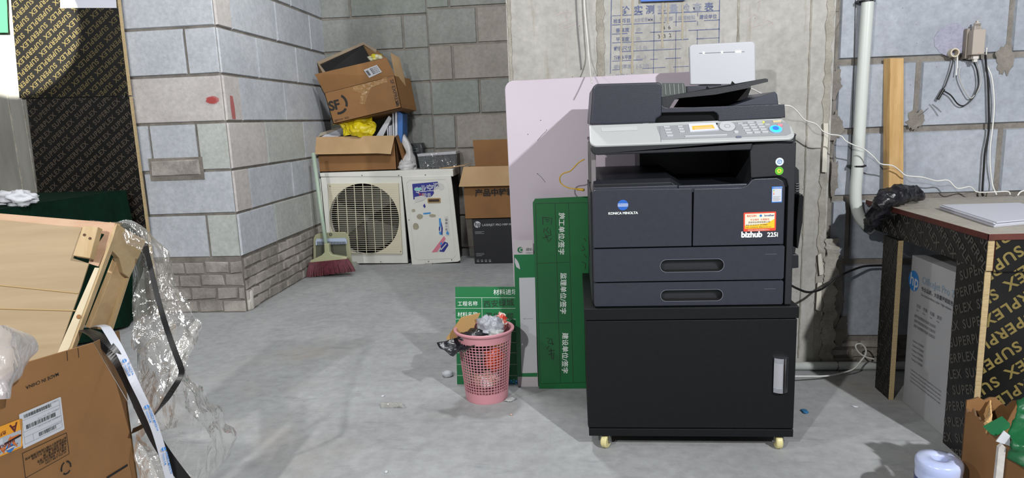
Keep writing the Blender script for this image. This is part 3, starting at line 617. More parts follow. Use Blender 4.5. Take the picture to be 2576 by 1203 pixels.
# upper right cover, tower strip
mb = MB(); pts = XZ(yf, [(1893, 448), (1889, 380), (1892, 362), (1900, 358), (1990, 352), (1996, 358), (1997, 442)])
pts = [(pts[0][0]-.004, pts[0][1]), (pts[1][0]-.002, pts[1][1]), pts[2], pts[3], pts[4], (CX1+.004, pts[5][1]), (CX1+.006, zb0), (X_(1975, 700)+.001, zb0), (X_(1975, 700)+.001, Z(1979, 470)), (X_(1978, 460), Z(1974, 452)), (X_(1960, 445), Z(1960, 443))]
plate(mb, yf, None, .016, 0, pts); up = mb.build('side_column_cover', black_plastic, cop, bevel=.0025)
for (px, py, cols) in ((1961, 407, 0), (1960, 430, 1)):
    mb = MB(); cx, cz = XZ(yf, [(px, py)])[0]
    mb.flat([(x, z, 0) for x, z in circ(.0112, 30, cx, cz)], 0, M); mb.flat([(x, z, .0002) for x, z in circ(.0098, 30, cx, cz)], 1, M)
    if cols:
        for k in range(14):
            a = k*math.pi/7; mb.stroke([(cx+.0025*math.cos(a), cz+.0025*math.sin(a)), (cx+.0068*math.cos(a), cz+.0068*math.sin(a))], .0011, M, 2, .0005)
        mb.build('round_sticker', [mat('st_green', '6cc52f', .4), mat('st_green2', '4aa52a', .4), mat('st_yell', 'ead44a', .4)], up)['label'] = 'green sun sticker'
    else:
        mb.ring(circ(.0062, 24, cx, cz), circ(.0048, 24, cx, cz), .0005, None, 2, M); mb.stroke([(cx-.004, cz+.001), (cx-.001, cz+.0025), (cx+.004, cz+.001)], .001, M, 2, .0006); mb.stroke([(cx-.004, cz-.001), (cx+.0005, cz), (cx, cz-.0045)], .001, M, 2, .0006)
        mb.build('round_sticker', [white_lab, mat('st_pale', 'c9d6e8', .4), mat('st_blue', '2f5ca8', .4)], up)['label'] = 'white and blue round sticker'
# output tray in the well
mb = MB(); xa, xb = CX0+.004, X_(1885, 470)
z_l, z_r = Z(1600, 452), Z(1800, 470)
xs_ = [xa, X_(1690, 450), X_(1730, 460), xb]
for (q0, q1, za, zb_) in ((xs_[0], xs_[1], z_l, z_l), (xs_[1], xs_[2], z_l, z_r-.004), (xs_[2], xs_[3], z_r-.004, z_r-.004)):
    mb.prism([(q0, yf+.012, zc0-.004), (q0, yf+.012, za-.012), (q0, yf+.022, za), (q0, yf+.1, za+.006), (q0, CYB-.17, za+.02), (q0, CYB-.17, zc0-.004)], (q1-q0, 0, 0) if abs(za-zb_) < 1e-6 else (q1-q0, 0, zb_-za), 0)
mb.build('output_tray', [mat('tray_black', '17191f', .4)], cop, bevel=.002)
mb = MB(); mb.box(xs_[0], X_(1706, 470), yf+.004, yf+.02, zc0-.007, Z(1600, 470)+.001, 0); mb.box(X_(1707, 470), xb-.004, yf+.004, yf+.02, zc0-.007, Z(1600, 470)-.0005, 0)
mb.build('tray_lip', [slate_plastic], cop, bevel=.003)
# scanner bed: dark band under the panel and white control panel sloping to the back
zf = Z(1490, 367); yp0, yp1 = yf-.014, yf+.062
zpf = ony(1740, 357, yp0).z; 
pl = ony(1484, 360, yp0); pr = ony(2003, 347, yp0)
zrr = ony(1740, 305, yp1).z
mb = MB()
band = [(pl.x+.002, zpf-.004), (pr.x-.002, zpf-.004), (pr.x-.003, zpf-.012), (X_(1893, 365)-.0, Z(1893, 357)), (X_(1888, 372), Z(1888, 377)), (pl.x+.02, Z(1560, 388)), (pl.x+.008, Z(1530, 385)), (pl.x+.002, Z(1520, 378))]
plate(mb, yf-.008, None, .02, 0, band); mb.box(CX0-.004, CX1+.006, yf+.008, CYB, zc1+.008, zpf+.012, 0); mb.build('scanner_base', [black_plastic], cop, bevel=.003)
# control panel plate (sloped) in its own frame
pa = Vector((pl.x, yp0, zpf)); slope = Vector((0, yp1-yp0, zrr-zpf)); PW = pr.x-pl.x; PD = slope.length
Mp = frame(pa, (1, 0, 0), slope)
mb = MB(); out = rrect(PW, PD+.02, .022, 8, PW/2, (PD+.02)/2); out = [(x, y if y < PD-.03 else (PD+.004 if y > PD-.004 else y)) for x, y in out]
out = [(0, PD), (0, .026)]+[(.022-.022*math.cos(math.radians(a)), .022-.022*math.sin(math.radians(a))) for a in range(0, 91, 10)]+[(PW-.022+.022*math.sin(math.radians(a)), .022-.022*math.cos(math.radians(a))) for a in range(0, 91, 10)]+[(PW, PD*.55), (PW-.02, PD)]
mb.prism([(x, y, -.009) for x, y in out], (0, 0, .009), 0, Mp); mb.build('control_panel', panel_white, cop, bevel=.003, seg=3)
cp = bpy.data.objects['control_panel']
Pp = lambda px, py: pxuv(Mp, [(px, py)])[0]
mb = MB()
mb.flat([Pp(*p)+(.0008,) for p in ((1652, 318), (1955, 302), (1985, 312), (1990, 336), (1978, 341), (1664, 352))], 0, Mp)
mb.flat([Pp(*p)+(.0008,) for p in ((1512, 322), (1602, 318), (1605, 328), (1514, 332))], 3, Mp)
a, b = Pp(1659, 318), Pp(1663, 358); mb.stroke([a, b], .0007, Mp, 1, .001)
mb.build('key_field', [panel_grey, mat('panel_line', '6c7076', .5), button_w, mat('recess_white', 'bfc2c2', .35)], cp)
mb = MB()
def btn(px, py, w_, h_, mi, r=.0015, zz=.0026):
    u, v = Pp(px, py); mb.prism([(x, y, .0008) for x, y in rrect(w_, h_, r, 3, u, v)], (0, 0, zz), mi, Mp)
for k in range(4): btn(1677+k*2.9, 321+k*7.3, .017, .0055, 0)
for k in range(3): btn(1711+k*2.6, 320+k*6.4, .014, .0055, 0)
btn(1776, 343, .115, .0045, 0)
for r in range(4):
    for c in range(3): btn(1872+c*20+r*4.2, 317+r*6.4-c*1.2, .0165, .0058, 0)
for k in range(2): btn(1888+k*22, 310-k*1, .018, .005, 0)
btn(1862, 312, .014, .004, 0); btn(1930, 315, .014, .004, 0); btn(1852, 334, .012, .012, 0, .0055)
btn(1920, 309, .006, .007, 1); btn(1954, 307, .022, .006, 2); btn(1962, 317, .014, .011, 3, .005)
btn(1858, 346, .014, .006, 4); btn(1803, 313, .004, .005, 5, .0015)
mb.build('button_set', [button_w, mat('key_yellow', 'dde36a', .5), mat('key_cream', 'e0cfa6', .5), mat('key_rose', 'd98a9a', .5), mat('panel_slot', '6f7286', .4), ink], cp)
mb = MB(); u, v = Pp(1829, 320); mb.prism([(x*1, y, .0008) for x, y in circ(.0215, 40, u, v)], (0, 0, .003), 0, Mp); mb.ring(circ(.0225, 40, u, v), circ(.021, 40, u, v), .0012, None, 1, Mp); mb.ring(circ(.008, 24, u, v), circ(.0072, 24, u, v), .0042, None, 1, Mp)
mb.build('dial', [button_w, mat('panel_line', '6c7076', .5)], cp)
mb = MB(); u, v = Pp(1951, 327); mb.prism([(x, y, .0008) for x, y in circ(.0175, 40, u, v)], (0, 0, .003), 1, Mp); mb.prism([(x, y, .003) for x, y in circ(.015, 40, u, v)], (0, 0, .0015), 0, Mp); mb.prism([(x, y, .0045) for x, y in circ(.0085, 30, u, v+.002)], (0, 0, .001), 2, Mp)
mb.build('start_button', [mat('start_glow', '38b8f2', .3, emit=1.0), mat('start_ring', '8fb5d8', .3), mat('start_blue', '3a6fd0', .3, emit=.5)], cp)['label'] = 'glowing blue start button'
mb = MB(); q = [Pp(*p) for p in ((1736, 333), (1732, 314), (1799, 311), (1808, 328))]; mb.prism([(x, y, .0008) for x, y in q], (0, 0, .003), 0, Mp)
q2 = [Pp(*p) for p in ((1742, 330), (1740, 320), (1793, 317), (1798, 326))]; mb.flat([(x, y, .0042) for x, y in q2], 1, Mp)
for k in range(3):
    a, b = Vector(q2[0])*(1-.25*k)+Vector(q2[1])*.25*k, Vector(q2[3])*(1-.25*k)+Vector(q2[2])*.25*k
    mb.stroke([tuple(a.lerp(b, .1)), tuple(a.lerp(b, .9))], .0008, Mp, 0, .0045)
mb.build('display_screen', [mat('screen_white', 'b9bbc6', .3, emit=.75), mat('screen_amber', 'e2a548', .3, emit=.55)], cp)['label'] = 'lit amber display screen'
# document feeder
ya = yf+.055; ZA = lambda px, py: ony(px, py, ya).z; XA = lambda px, py: ony(px, py, ya).x
adf = MB(); pts = XZ(ya, [(1484, 315), (1491, 222), (1494, 215), (1502, 211), (1655, 207), (1663, 209), (1665, 214), (1665, 256), (1668, 266), (1678, 272), (1974, 262), (1975, 296), (1808, 305), (1808, 290), (1800, 282), (1664, 284), (1655, 286), (1650, 296), (1650, 309)])
yb_ = CYB-.02
# tall paper-feed housing on the left + flat lid on the right, both full depth
hous = XZ(ya, [(1484, 315), (1491, 222), (1494, 215), (1502, 211), (1655, 207), (1663, 209), (1665, 214), (1665, 290), (1650, 300), (1650, 309)])
adf.prism([(x, ya, z) for x, z in hous[:2]+hous[2:7]+[(hous[6][0], hous[7][1]), (hous[8][0], hous[8][1]), (hous[9][0], hous[9][1])]], (0, .42, 0), 0)
adf.build('feeder_housing', slate_plastic, cop, bevel=.005, seg=3)
mb = MB(); lid = XZ(ya, [(1665, 272), (1974, 262), (1976, 296), (1808, 305), (1808, 292), (1803, 284), (1796, 281), (1665, 284)])
lid = [(x, z) for x, z in XZ(ya, [(1664, 262), (1668, 268), (1680, 272), (1974, 262), (1976, 296), (1808, 305), (1808, 292), (1803, 284), (1796, 281), (1664, 284)])]
mb.prism([(x, ya, z) for x, z in lid], (0, .02, 0), 0); mb.box(lid[0][0], lid[3][0], ya+.02, ya+.42, lid[5][1]+.001, lid[3][1]-.001, 0)
mb.build('document_lid', slate_plastic, cop, bevel=.003)
mb = MB(); g = XZ(ya+.03, [(1640, 312), (1640, 280), (1812, 274), (1812, 306)]); mb.prism([(x, ya+.018, z) for x, z in g], (0, .01, 0)); mb.build('lid_grip', dark_gloss, cop)
# side wedge and inclined document tray
mb = MB(); w_ = XZ(ya+.03, [(1838, 268), (1950, 230), (1956, 238), (1959, 264)]); mb.prism([(x, ya+.03, z) for x, z in w_], (0, .3, 0)); mb.build('exit_wedge', mat('wedge_plastic', '343742', .4), cop, bevel=.003)
mb = MB(); t0 = XZ(ya+.01, [(1664, 244), (1735, 232), (1835, 217), (1925, 197), (1932, 199), (1932, 206), (1890, 216), (1886, 221), (1800, 238), (1708, 247), (1697, 251), (1690, 262), (1684, 272), (1668, 268), (1664, 262)])
mb.prism([(x, ya+.01, z) for x, z in t0[:3]+t0[3:6]+t0[6:]], (0, .012, 0), 0)
t1 = [t0[0], t0[3], t0[5], (t0[10][0], t0[10][1])]; mb.prism([(x, ya+.022, z) for x, z in t1], (0, .29, 0), 1)
for k, px in enumerate((1778, 1842)):
    a = XZ(ya+.08, [(px, 216-(k*12)), (px-6, 232-k*12), (px+14, 229-k*12)]); mb.prism([(x, ya+.08, z) for x, z in a], (0, .006, 0), 1)
mb.build('document_tray', [black_plastic, dark_gloss], cop)
mb = MB(); g = XZ(ya+.2, [(1700, 270), (1720, 240), (1890, 220), (1880, 246), (1838, 268)]); mb.prism([(x, ya+.2, z) for x, z in g], (0, .05, 0)); mb.build('tray_underside', dark_in, cop)
mb = MB(); g = XZ(ya+.33, [(1726, 217), (1884, 212), (1884, 262), (1726, 262)]); mb.prism([(x, ya+.33, z) for x, z in g], (0, .03, 0)); mb.build('rear_hinge_cover', slate_plastic, cop, bevel=.003)
mb = MB(); g = XZ(ya+.3, [(1665, 209), (1720, 209), (1726, 222), (1726, 250), (1665, 250)]); mb.prism([(x, ya+.3, z) for x, z in g], (0, .004, 0), 0)
for k in range(5): a = XZ(ya+.299, [(1672+k*11, 211), (1674+k*11, 211), (1676+k*11, 238), (1674+k*11, 238)]); mb.prism([(x, ya+.298, z) for x, z in a], (0, .001, 0), 1)
mb.build('clear_feed_guide', [mat('smoked_clear', '5a605e', .2), mat('guide_line', '868b88', .4)], cop)
# manual feed tray folded at the right side, vents
mb = MB(); 
def sidep(pts, y, t, mi=0): P = XZ(y, pts); mb.prism([(x, y, z) for x, z in P], (0, t, 0), mi)
sidep([(1990, 425), (2003, 420), (2010, 428), (2012, 560), (2000, 640), (1990, 640)], yf+.10, .28, 0)
sidep([(2010, 490), (2018, 488), (2022, 496), (2019, 560), (2008, 625), (2004, 625), (2004, 560)], yf+.06, .25, 1)
sidep([(1990, 640), (2008, 641), (2009, 645), (2009, 674), (1990, 676)], yf+.10, .22, 0)
for k in range(11): sidep([(2001, 462+k*6.2), (2012, 461+k*6.2), (2012, 464+k*6.2), (2001, 465+k*6.2)], yf+.097, .003, 1)
mb.build('side_feed_tray', [black_plastic, dark_gloss], cop, bevel=.002)
# power/network port plate on the left side skin
mb = MB(); a = CX0-.0075; mb.add([(a, yf+.035, Z(1470, 395)), (a, yf+.12, Z(1470, 375)), (a, yf+.12, Z(1470, 460)), (a, yf+.07, Z(1470, 470)), (a, yf+.035, Z(1470, 440))], [(0, 1, 2, 3, 4)]); mb.build('side_opening', dark_in, cop)
# ================================================================ ROUTER ON THE COPIER
yr = ya+.36
rt = thing('wifi_router', tuple(ony(1818, 214, yr)), 'white upright wifi router panel with glowing dots behind the document feeder', 'router')
mb = MB(); P = XZ(yr, [(1737, 213), (1734, 118), (1740, 112), (1890, 104), (1897, 106), (1900, 112), (1901, 207), (1895, 213)]); mb.prism([(x, yr, z) for x, z in P], (0, .022, 0))
mb.build('panel', white_pl, rt, bevel=.004, seg=3)
Mq = frame((0, yr-.0006, 0), (1, 0, 0), (0, 0, 1))
mb = MB(); a, b = XZ(yr, [(1759, 134), (1873, 130)]); mb.stroke([a, b], .0014, Mq, 1)
for px in (1770, 1816, 1852, 1857, 1862): 
    c_ = XZ(yr, [(px, 133.7-(px-1759)*.035)])[0]; mb.flat([(x, y, .001) for x, y in circ(.0034, 14, c_[0], c_[1])], 0, Mq)
mb.build('status_light', [mat('led_cream', 'fbf3dc', .3, emit=2), mat('slot_grey', '6d7078', .5)], rt)['label'] = 'glowing status lights in a slot'
mb = MB(); zt_ = bpy.data.objects['rear_hinge_cover']; mb.box(P[0][0]+.03, P[0][0]+.10, yr+.001, yr+.03, P[0][1]-.028, P[0][1]-.0005); mb.build('stand', dark_gloss, rt)
# ================================================================ BOARDS LEANING ON THE COLUMN
def pl_slab(mb, pts, p0, n, t, mi=0):
    """outline (photo pixels) on the plane through p0 with normal n; thickness t away from the viewer"""
    nn = Vector(n).normalized()
    if nn.y > 0: nn = -nn
    P = [hit(px, py, p0, nn) for px, py in pts]; mb.prism(P, -nn*t, mi); return P
lb = frame((0, 2.49, 0), (1, 0, 0), (0, .05, 1)); n_l = Vector((lb[0][2], lb[1][2], lb[2][2]))
mb = MB(); o0 = (0, 2.49, 0)
arc = [(1270+22-22*math.cos(math.radians(a)), 225-22*math.sin(math.radians(a))) for a in (0, 20, 40, 60, 80, 90)]
pl_slab(mb, [(1305, 980), (1270, 226)]+arc[1:]+[(1735, 180), (1850, 176), (1862, 188), (1866, 975)], o0, n_l, .012)
sb = mb.build('display_board', [lav], bevel=.003); tag(sb, 'large pale lavender board with rounded corner leaning on the concrete column behind the copier', 'board')
mb = MB(); M_ = lb.copy(); M_.translation = Vector(o0)
for a, b in (((1352, 354), (1374, 330)), ((1352, 437), (1372, 459))): mb.stroke(pxuv(M_, [a, ((a[0]+b[0])/2, (a[1]+b[1])/2-2), b]), .0012, M_, 0, .0007)
for p in ((1360, 303), (1375, 327), (1328, 338), (1352, 437)): c_ = pxuv(M_, [p])[0]; mb.flat([(x, y, .0008) for x, y in circ(.0016, 8, *c_)], 0, M_)
mb.build('pen_mark', pen, sb)['kind'] = 'stuff'
def sign(name, pts, y0, lean, t, mats, label, cat='sign'):
    F = frame((0, y0, 0), (1, 0, 0), (0, lean, 1)); n = Vector((F[0][2], F[1][2], F[2][2])); mb = MB(); pl_slab(mb, pts, (0, y0, 0), n, t, 0); return mb, F
# tall green sign (turned on its side), foremost
mb, F = sign('g', [(1340, 510), (1346, 500), (1480, 494), (1482, 977), (1356, 980)], 2.395, .09, .006, None, '')
U = lambda *p: pxuv(F, p)
def gline(mb, F, a, b, w_, mi): q = pxuv(F, [a, b]); mb.stroke(q, w_, F, mi, .0007)
for a, b in (((1347, 512), (1480, 510)), ((1350, 663), (1432, 660)), ((1354, 813), (1436, 812)), ((1362, 966), (1478, 962)), ((1347, 512), (1359, 966)), ((1396, 512), (1410, 964)), ((1430, 511), (1442, 963))): gline(mb, F, a, b, .0018, 1)
for k, st in enumerate(('施工单位/签字', '监理单位/签字', '建设单位/签字')):
    a, = U((1407+k*4.5, 535+k*151)); mb.text(st, .0245, F, 2, .012, 1.03, at=a, rot=-92, z=.0008)
def scrawl(mb, F, x, y, s, mi, strokes, w_=.0024):
    for st in strokes: mb.stroke(pxuv(F, [(x+a*s, y+b*s) for a, b in st]), w_, F, mi, .001)
zh1 = [[(0, 0), (1, 30)], [(0, 0), (38, 4), (34, 28)], [(10, 8), (28, 12)], [(14, 16), (24, 18)], [(8, 44), (4, 62)], [(22, 40), (14, 52), (26, 66)], [(30, 48), (34, 72), (12, 76), (10, 68)], [(0, 84), (22, 80)], [(14, 76), (24, 98), (36, 84)]]
scrawl(mb, F, 1365, 547, .62, 3, [[(y_*-1+40 if 0 else a, b) for a, b in st for y_ in (0,)] for st in zh1])
zh2 = [[(0, 0), (16, 6), (4, 18)], [(20, 2), (26, 30)], [(6, 22), (30, 26)], [(10, 34), (0, 48)], [(8, 56), (34, 52)], [(18, 44), (22, 90)], [(8, 72), (24, 66)], [(30, 62), (28, 92)]]
scrawl(mb, F, 1375, 850, .6, 3, zh2)
scrawl(mb, F, 1455, 600, .7, 3, [[(20, 0), (28, 10)], [(14, 24), (24, 40), (10, 44)], [(20, 56), (30, 70)], [(12, 84), (26, 90), (24, 110)], [(14, 124), (22, 140)]])
tag(mb.build('site_sign', [green_d, mat('dark_line', '06331c', .5), white_pr, pen], recalc=True), 'tall green sign board turned sideways with white characters, beside the copier', 'sign')
# narrow decorated board with white panel
mb, F = sign('n', [(1292, 606), (1340, 603), (1354, 978), (1303, 979)], 2.415, .085, .006, None, '')
def quad(mb, F, pts, mi, z=.0007): mb.flat([(x, y, z) for x, y in pxuv(F, pts)], mi, F)
quad(mb, F, [(1293, 641), (1345, 640), (1352, 948), (1301, 948)], 1)
quad(mb, F, [(1306, 699), (1346, 698), (1352, 938), (1312, 939)], 2, .0012)
for a, b in (((1312, 737), (1346, 736)), ((1314, 805), (1349, 804)), ((1316, 876), (1350, 874)), ((1312, 737), (1318, 876))): gline(mb, F, a, b, .0006, 3)
pts = []
for k in range(13): 
    t = k/12; pts.append((1295+13*t+3*math.sin(t*3), 648+30*t-2*math.sin(t*3.1)))
quad(mb, F, pts+[(1299, 672), (1295, 660)], 2, .0013)
c_ = pxuv(F, [(1309, 629)])[0]
mb.flat([(c_[0]+.011*math.cos(math.radians(a)), c_[1]+.011*math.sin(math.radians(a)), .0012) for a in range(40, 321, 14)]+[(c_[0]+.003+.008*math.cos(math.radians(a)), c_[1]+.008*math.sin(math.radians(a)), .0012) for a in range(300, 59, -14)], 1, F)
for a in (45, 135, 225, 315): mb.flat([(x, y, .0013) for x, y in circ(.0024, 10, c_[0]+.004+.003*math.cos(math.radians(a)), c_[1]+.003*math.sin(math.radians(a)))], 1, F)
mb.text('绿城装饰', .0125, F, 4, .008, at=pxuv(F, [(1323, 631)])[0], z=.0012); mb.text('GTDECOR', .0065, F, 4, .0, at=pxuv(F, [(1323, 638)])[0], z=.0012)
mb.text('编号 XXX-WZ-0001', .004, F, 4, 0, at=pxuv(F, [(1317, 803)])[0], z=.0016)
tag(mb.build('notice_board', [mat('board_pale', 'bcb7bb', .5), green_s, white_lab, mat('thin_grey', 'a9abb0', .6), mat('text_dim', '5a6b62', .6)]), 'narrow green and white notice board behind the sideways green sign', 'notice board')
# low green material sign
mb, F = sign('m', [(1145, 722), (1330, 722), (1332, 973), (1150, 975)], 2.44, .16, .006, None, '')
for a, b in (((1145, 749), (1330, 749)), ((1146, 776), (1330, 776)), ((1146, 803), (1330, 803)), ((1212, 749), (1213, 803)), ((1146, 834), (1330, 834)), ((1147, 862), (1330, 862)), ((1148, 888), (1330, 888)), ((1149, 917), (1330, 917)), ((1150, 945), (1330, 945))): gline(mb, F, a, b, .0012, 1)
mb.text('材料进场标识', .0235, F, 1, .006, at=pxuv(F, [(1241, 741)])[0], z=.0009)
mb.text('工程名称', .0195, F, 1, .004, 1.05, at=pxuv(F, [(1151, 769)])[0], z=.0009); mb.text('材料名称', .0195, F, 1, .004, 1.05, at=pxuv(F, [(1151, 796)])[0], z=.0009)
mb.text('西安绿城', .03, F, 2, .0, at=pxuv(F, [(1216, 773)])[0], z=.0011, rot=3); mb.text('渭北线缆', .028, F, 2, .0, at=pxuv(F, [(1220, 801)])[0], z=.0011, rot=-2)
mb.text('3', .03, F, 2, 0, at=pxuv(F, [(1286, 828)])[0], z=.0011); mb.text('善意', .019, F, 3, .01, at=pxuv(F, [(1280, 966)])[0], z=.0011)
tag(mb.build('material_sign', [green_s, white_pr, pen, blue_l]), 'low green material sign with handwriting standing behind the pink wastebasket', 'sign')
# ================================================================ WASTEBASKET
bc = onz(1217, 985); bc.z = 0; bc = Vector((-.342, 2.325, 0))
wb = thing('wastebasket', tuple(bc), 'pink perforated plastic wastebasket full of rubbish on the floor', 'basket')
r0, r1, hb = .077, .101, .262
rad = lambda z: r0+(r1-r0)*(z/hb)
mb = MB(); Mb_ = Matrix.Translation(bc); NV, NH = 46, 18; zlo, zhi = .036, .228
mb.lathe([(0, .004), (r0-.004, .004), (r0, .0), (r0+.001, .004), (rad(.034), .034), (rad(.036)-.002, .036), (rad(.034)-.0025, .01), (0, .008)], 64, 0, Mb_)
mb.lathe([(rad(.226), .226), (rad(.25)+.001, .25), (r1+.005, .254), (r1+.009, .259), (r1+.009, .264), (r1+.004, .267), (r1-.002, .263), (rad(.25)-.002, .25), (rad(.226)-.002, .226)], 64, 0, Mb_)
for j in range(NH+1):
    z = zlo+(zhi-zlo)*j/NH; r = rad(z); mb.lathe([(r, z-.0013), (r+.0002, z+.0013), (r-.002, z+.0013), (r-.002, z-.0013), (r, z-.0013)], 60, 0, Mb_)
for k in range(NV):
    a = 2*math.pi*k/NV; ca, sa = math.cos(a), math.sin(a); wv = .0013
    vs = []
    for z in (zlo-.002, zhi+.002):
        r = rad(z)
        for dr, s_ in ((0, -1), (0, 1), (-.002, 1), (-.002, -1)): vs.append((bc.x+(r+dr)*ca-s_*wv*sa, bc.y+(r+dr)*sa+s_*wv*ca, z))
    mb.add(vs, [(0, 1, 5, 4), (1, 2, 6, 5), (2, 3, 7, 6), (3, 0, 4, 7)], 0)
mb.build('shell', pink, wb)
def crumple(name, c, sx, sy, sz, m, label, cat, seed=0, amp=.45, rot=0, n=28, sc=1.0, group=None, flat=.0):
    """a crumpled bag or ball: closed faceted lump"""
    mb = MB(); M = Matrix.Translation(c) @ Matrix.Rotation(rot, 4, 'Z')
    def fn(u, v):
        th, ph = u*2*math.pi, v*math.pi; d = Vector((math.sin(ph)*math.cos(th), math.sin(ph)*math.sin(th), math.cos(ph)))
        k = 1+amp*(noise.noise(d*2.2*sc+Vector((seed, seed*.3, 0)))+.55*abs(noise.noise(d*5*sc+Vector((seed, 3, 1))))+.35*noise.noise(d*11*sc+Vector((seed, 0, 9))))
        p = d*k; return (p.x*sx, p.y*sy, max(p.z*sz, -flat) if flat else p.z*sz)
    mb.grid(fn, n, n//2+4, 0, M); o = mb.build(name, m, smooth=False)
    bm = bmesh.new(); bm.from_mesh(o.data); bmesh.ops.remove_doubles(bm, verts=bm.verts, dist=1e-5); bm.to_mesh(o.data); bm.free()
    o.data.polygons.foreach_set('use_smooth', [True]*len(o.data.polygons)); return tag(o, label, cat, group)
crumple('plastic_bag', bc+Vector((.022, .0, .265)), .042, .04, .04, mat('silver_bag', '9ea1a9', .28, bump=.6, bscale=40, bdist=.01), 'crumpled silvery white plastic bag on top of the wastebasket rubbish', 'bag', 3, .5)
crumple('plastic_wrapper', bc+Vector((.048, -.035, .245)), .026, .022, .022, mat('clear_wrap', 'b5b9b8', .15, alpha=.8, bump=.8, bscale=60, bdist=.01), 'clear crumpled plastic wrapper at the right rim inside the wastebasket', 'wrapper', 8, .6)
crumple('red_wrapper', bc+Vector((.06, .05, .275)), .016, .012, .026, mat('red_wrap', 'c4422e', .4, 'dfd5cc', 40, contrast=(.48, .52)), 'small red and white wrapper sticking up at the back of the wastebasket', 'wrapper', 5, .6)
crumple('orange_bag', bc+Vector((.028, -.008, .150)), .038, .036, .042, mat('orange_bag', 'd2461c', .4, 'e0663a', 20), 'orange red bag seen through the basket wall below the silver bag', 'bag', 6, .3)
crumple('white_wrapper', bc+Vector((.0, .0, .065)), .050, .050, .030, mat('mixed_wrap', 'c5a88a', .5, 'd8d4d0', 18, contrast=(.45, .55)), 'pale mixed wrapper at the bottom inside the perforated basket', 'wrapper', 9, .2)
crumple('shade_wrapper', bc+Vector((-.024, .012, .15)), .048, .055, .055, mat('shade_wrap_dark', '1d1c20', .5), 'dark wrapper enlarged to stand for shade in the left half of the perforated basket', 'wrapper', 12, .2)  # dark lump enlarged to stand in for the shade inside the basket
mb = MB(); q = [hit(px, py, bc+Vector((-.02, .02, .28)), (.15, -1, .35)) for px, py in ((1122, 852), (1133, 838), (1160, 800), (1208, 789), (1196, 815), (1184, 850), (1150, 868))]
mb.prism(q, (.0, .004, .002), 0); tag(mb.build('cardboard_piece', [mat('card_scrap', '9f7d4c', .8)]), 'torn flat piece of brown cardboard in the wastebasket behind the black bag', 'cardboard')
# black bag draped over the rim
def sheet(name, rowsL, rowsR, m, label, cat, amp=.01, nu=24, nv=24, seed=0, bulge=.02, sub=0, both=None, thick=0, freq=9, group=None, zs_=1.0):
    """crumpled film spanning two polylines (3D)"""
    A = spline(rowsL, 6); B = spline(rowsR, 6); mb = MB()
    def at(P, t): x = t*(len(P)-1); i = min(int(x), len(P)-2); return P[i].lerp(P[i+1], x-i)
    def fn(u, v):
        a, b = at(A, v), at(B, v); p = a.lerp(b, u); t = (b-a).normalized(); nn = Vector((t.y, -t.x, 0))
        if nn.length < .1: nn = Vector((0, -1, 0))
        nn.normalize()
        q_ = Vector((p.x, p.y, p.z*zs_)); d = amp*(noise.noise(q_*freq+Vector((seed, 0, 0)))*1.6+(.5-abs(noise.noise(q_*freq*2.6+Vector((0, seed, 0)))))*1.2+.3*noise.noise(q_*freq*6))+bulge*math.sin(math.pi*u)
        e = amp*.8*noise.noise(p*freq*1.7+Vector((9, seed, 4)))
        return p+nn*d+Vector((0, 0, e))+t*e
    mb.grid(fn, nu, nv, 0); o = mb.build(name, m, smooth=True, solid=thick, recalc=False); return tag(o, label, cat, group) if label else o
B_ = lambda px, py, dy=0: ony(px, py, bc.y+dy)
sheet('black_bag', [B_(1098, 862, -.05), B_(1120, 880, -.085), B_(1130, 888, -.1), B_(1142, 893, -.112)], [B_(1236, 830, .0), B_(1228, 850, -.05), B_(1205, 862, -.085), B_(1170, 880, -.108)], black_film, 'black plastic bag hanging over the left rim of the pink wastebasket', 'bag', .010, 30, 18, 2, -.012, thick=.002, freq=16)
crumple('black_bag', B_(1195, 846, -.035), .058, .04, .02, black_film, 'crumpled black plastic bag lying across the wastebasket top below the cardboard', 'bag', 15, .6, .3)
crumple('yellow_scrap', B_(1245, 872, -.03)+Vector((0, 0, .012)), .03, .02, .008, mat('scrap_tan', 'a98a4a', .6, 'c9a55a', 30), 'small tan wrapper scrap at the front rim inside the wastebasket', 'scrap', 22, .3)
# litter on the floor
def litter(px, py, sx, sy, sz, m, label, seed, cat='litter', amp=.4): return crumple('floor_litter' if cat == 'litter' else cat, onz(px, py)+Vector((0, 0, sz*.8)), sx, sy, sz, m, label, cat, seed, amp, seed, 14)
litter(1127, 946, .022, .02, .012, white_lab, 'crumpled white tissue on the floor left of the wastebasket', 31, 'tissue')
litter(1284, 1008, .02, .012, .006, mat('clear_wrap', 'b5b9b8', .15), 'small clear plastic scrap on the floor right of the wastebasket', 32, 'scrap')
litter(2024, 1037, .016, .010, .004, mat('blue_scrap', '2c6f9e', .4), 'small blue plastic scrap on the floor right of the cabinet', 33, 'scrap')
litter(2151, 1024, .010, .005, .002, white_lab, 'tiny white paper chip on the floor in front of the desk', 34, 'chip')
litter(963, 998, .007, .005, .003, white_lab, 'small white chip on the floor above the clear tape piece', 35, 'chip')
litter(972, 1188, .006, .005, .002, white_lab, 'tiny white chip on the floor at the bottom of the picture', 36, 'chip')
litter(1286, 1045, .006, .004, .003, mat('pink_chip', 'b59a90', .6), 'tiny pinkish chip on the floor below the wastebasket', 37, 'chip')
P = [onz(x, y, .003) for x, y in ((957, 1018), (960, 1030), (995, 1032), (1018, 1030), (1010, 1018), (972, 1010))]
mb = MB(); mb.grid(lambda u, v: (P[0].lerp(P[4], u)).lerp(P[1].lerp(P[3], u), v)+Vector((0, 0, .006+.012*abs(noise.noise((u*6, v*4, 2))))), 14, 6); tag(mb.build('tape_piece', film('tape_film', 'c9c6bd', .2), smooth=True), 'crumpled piece of clear tape lying on the grey floor', 'tape')
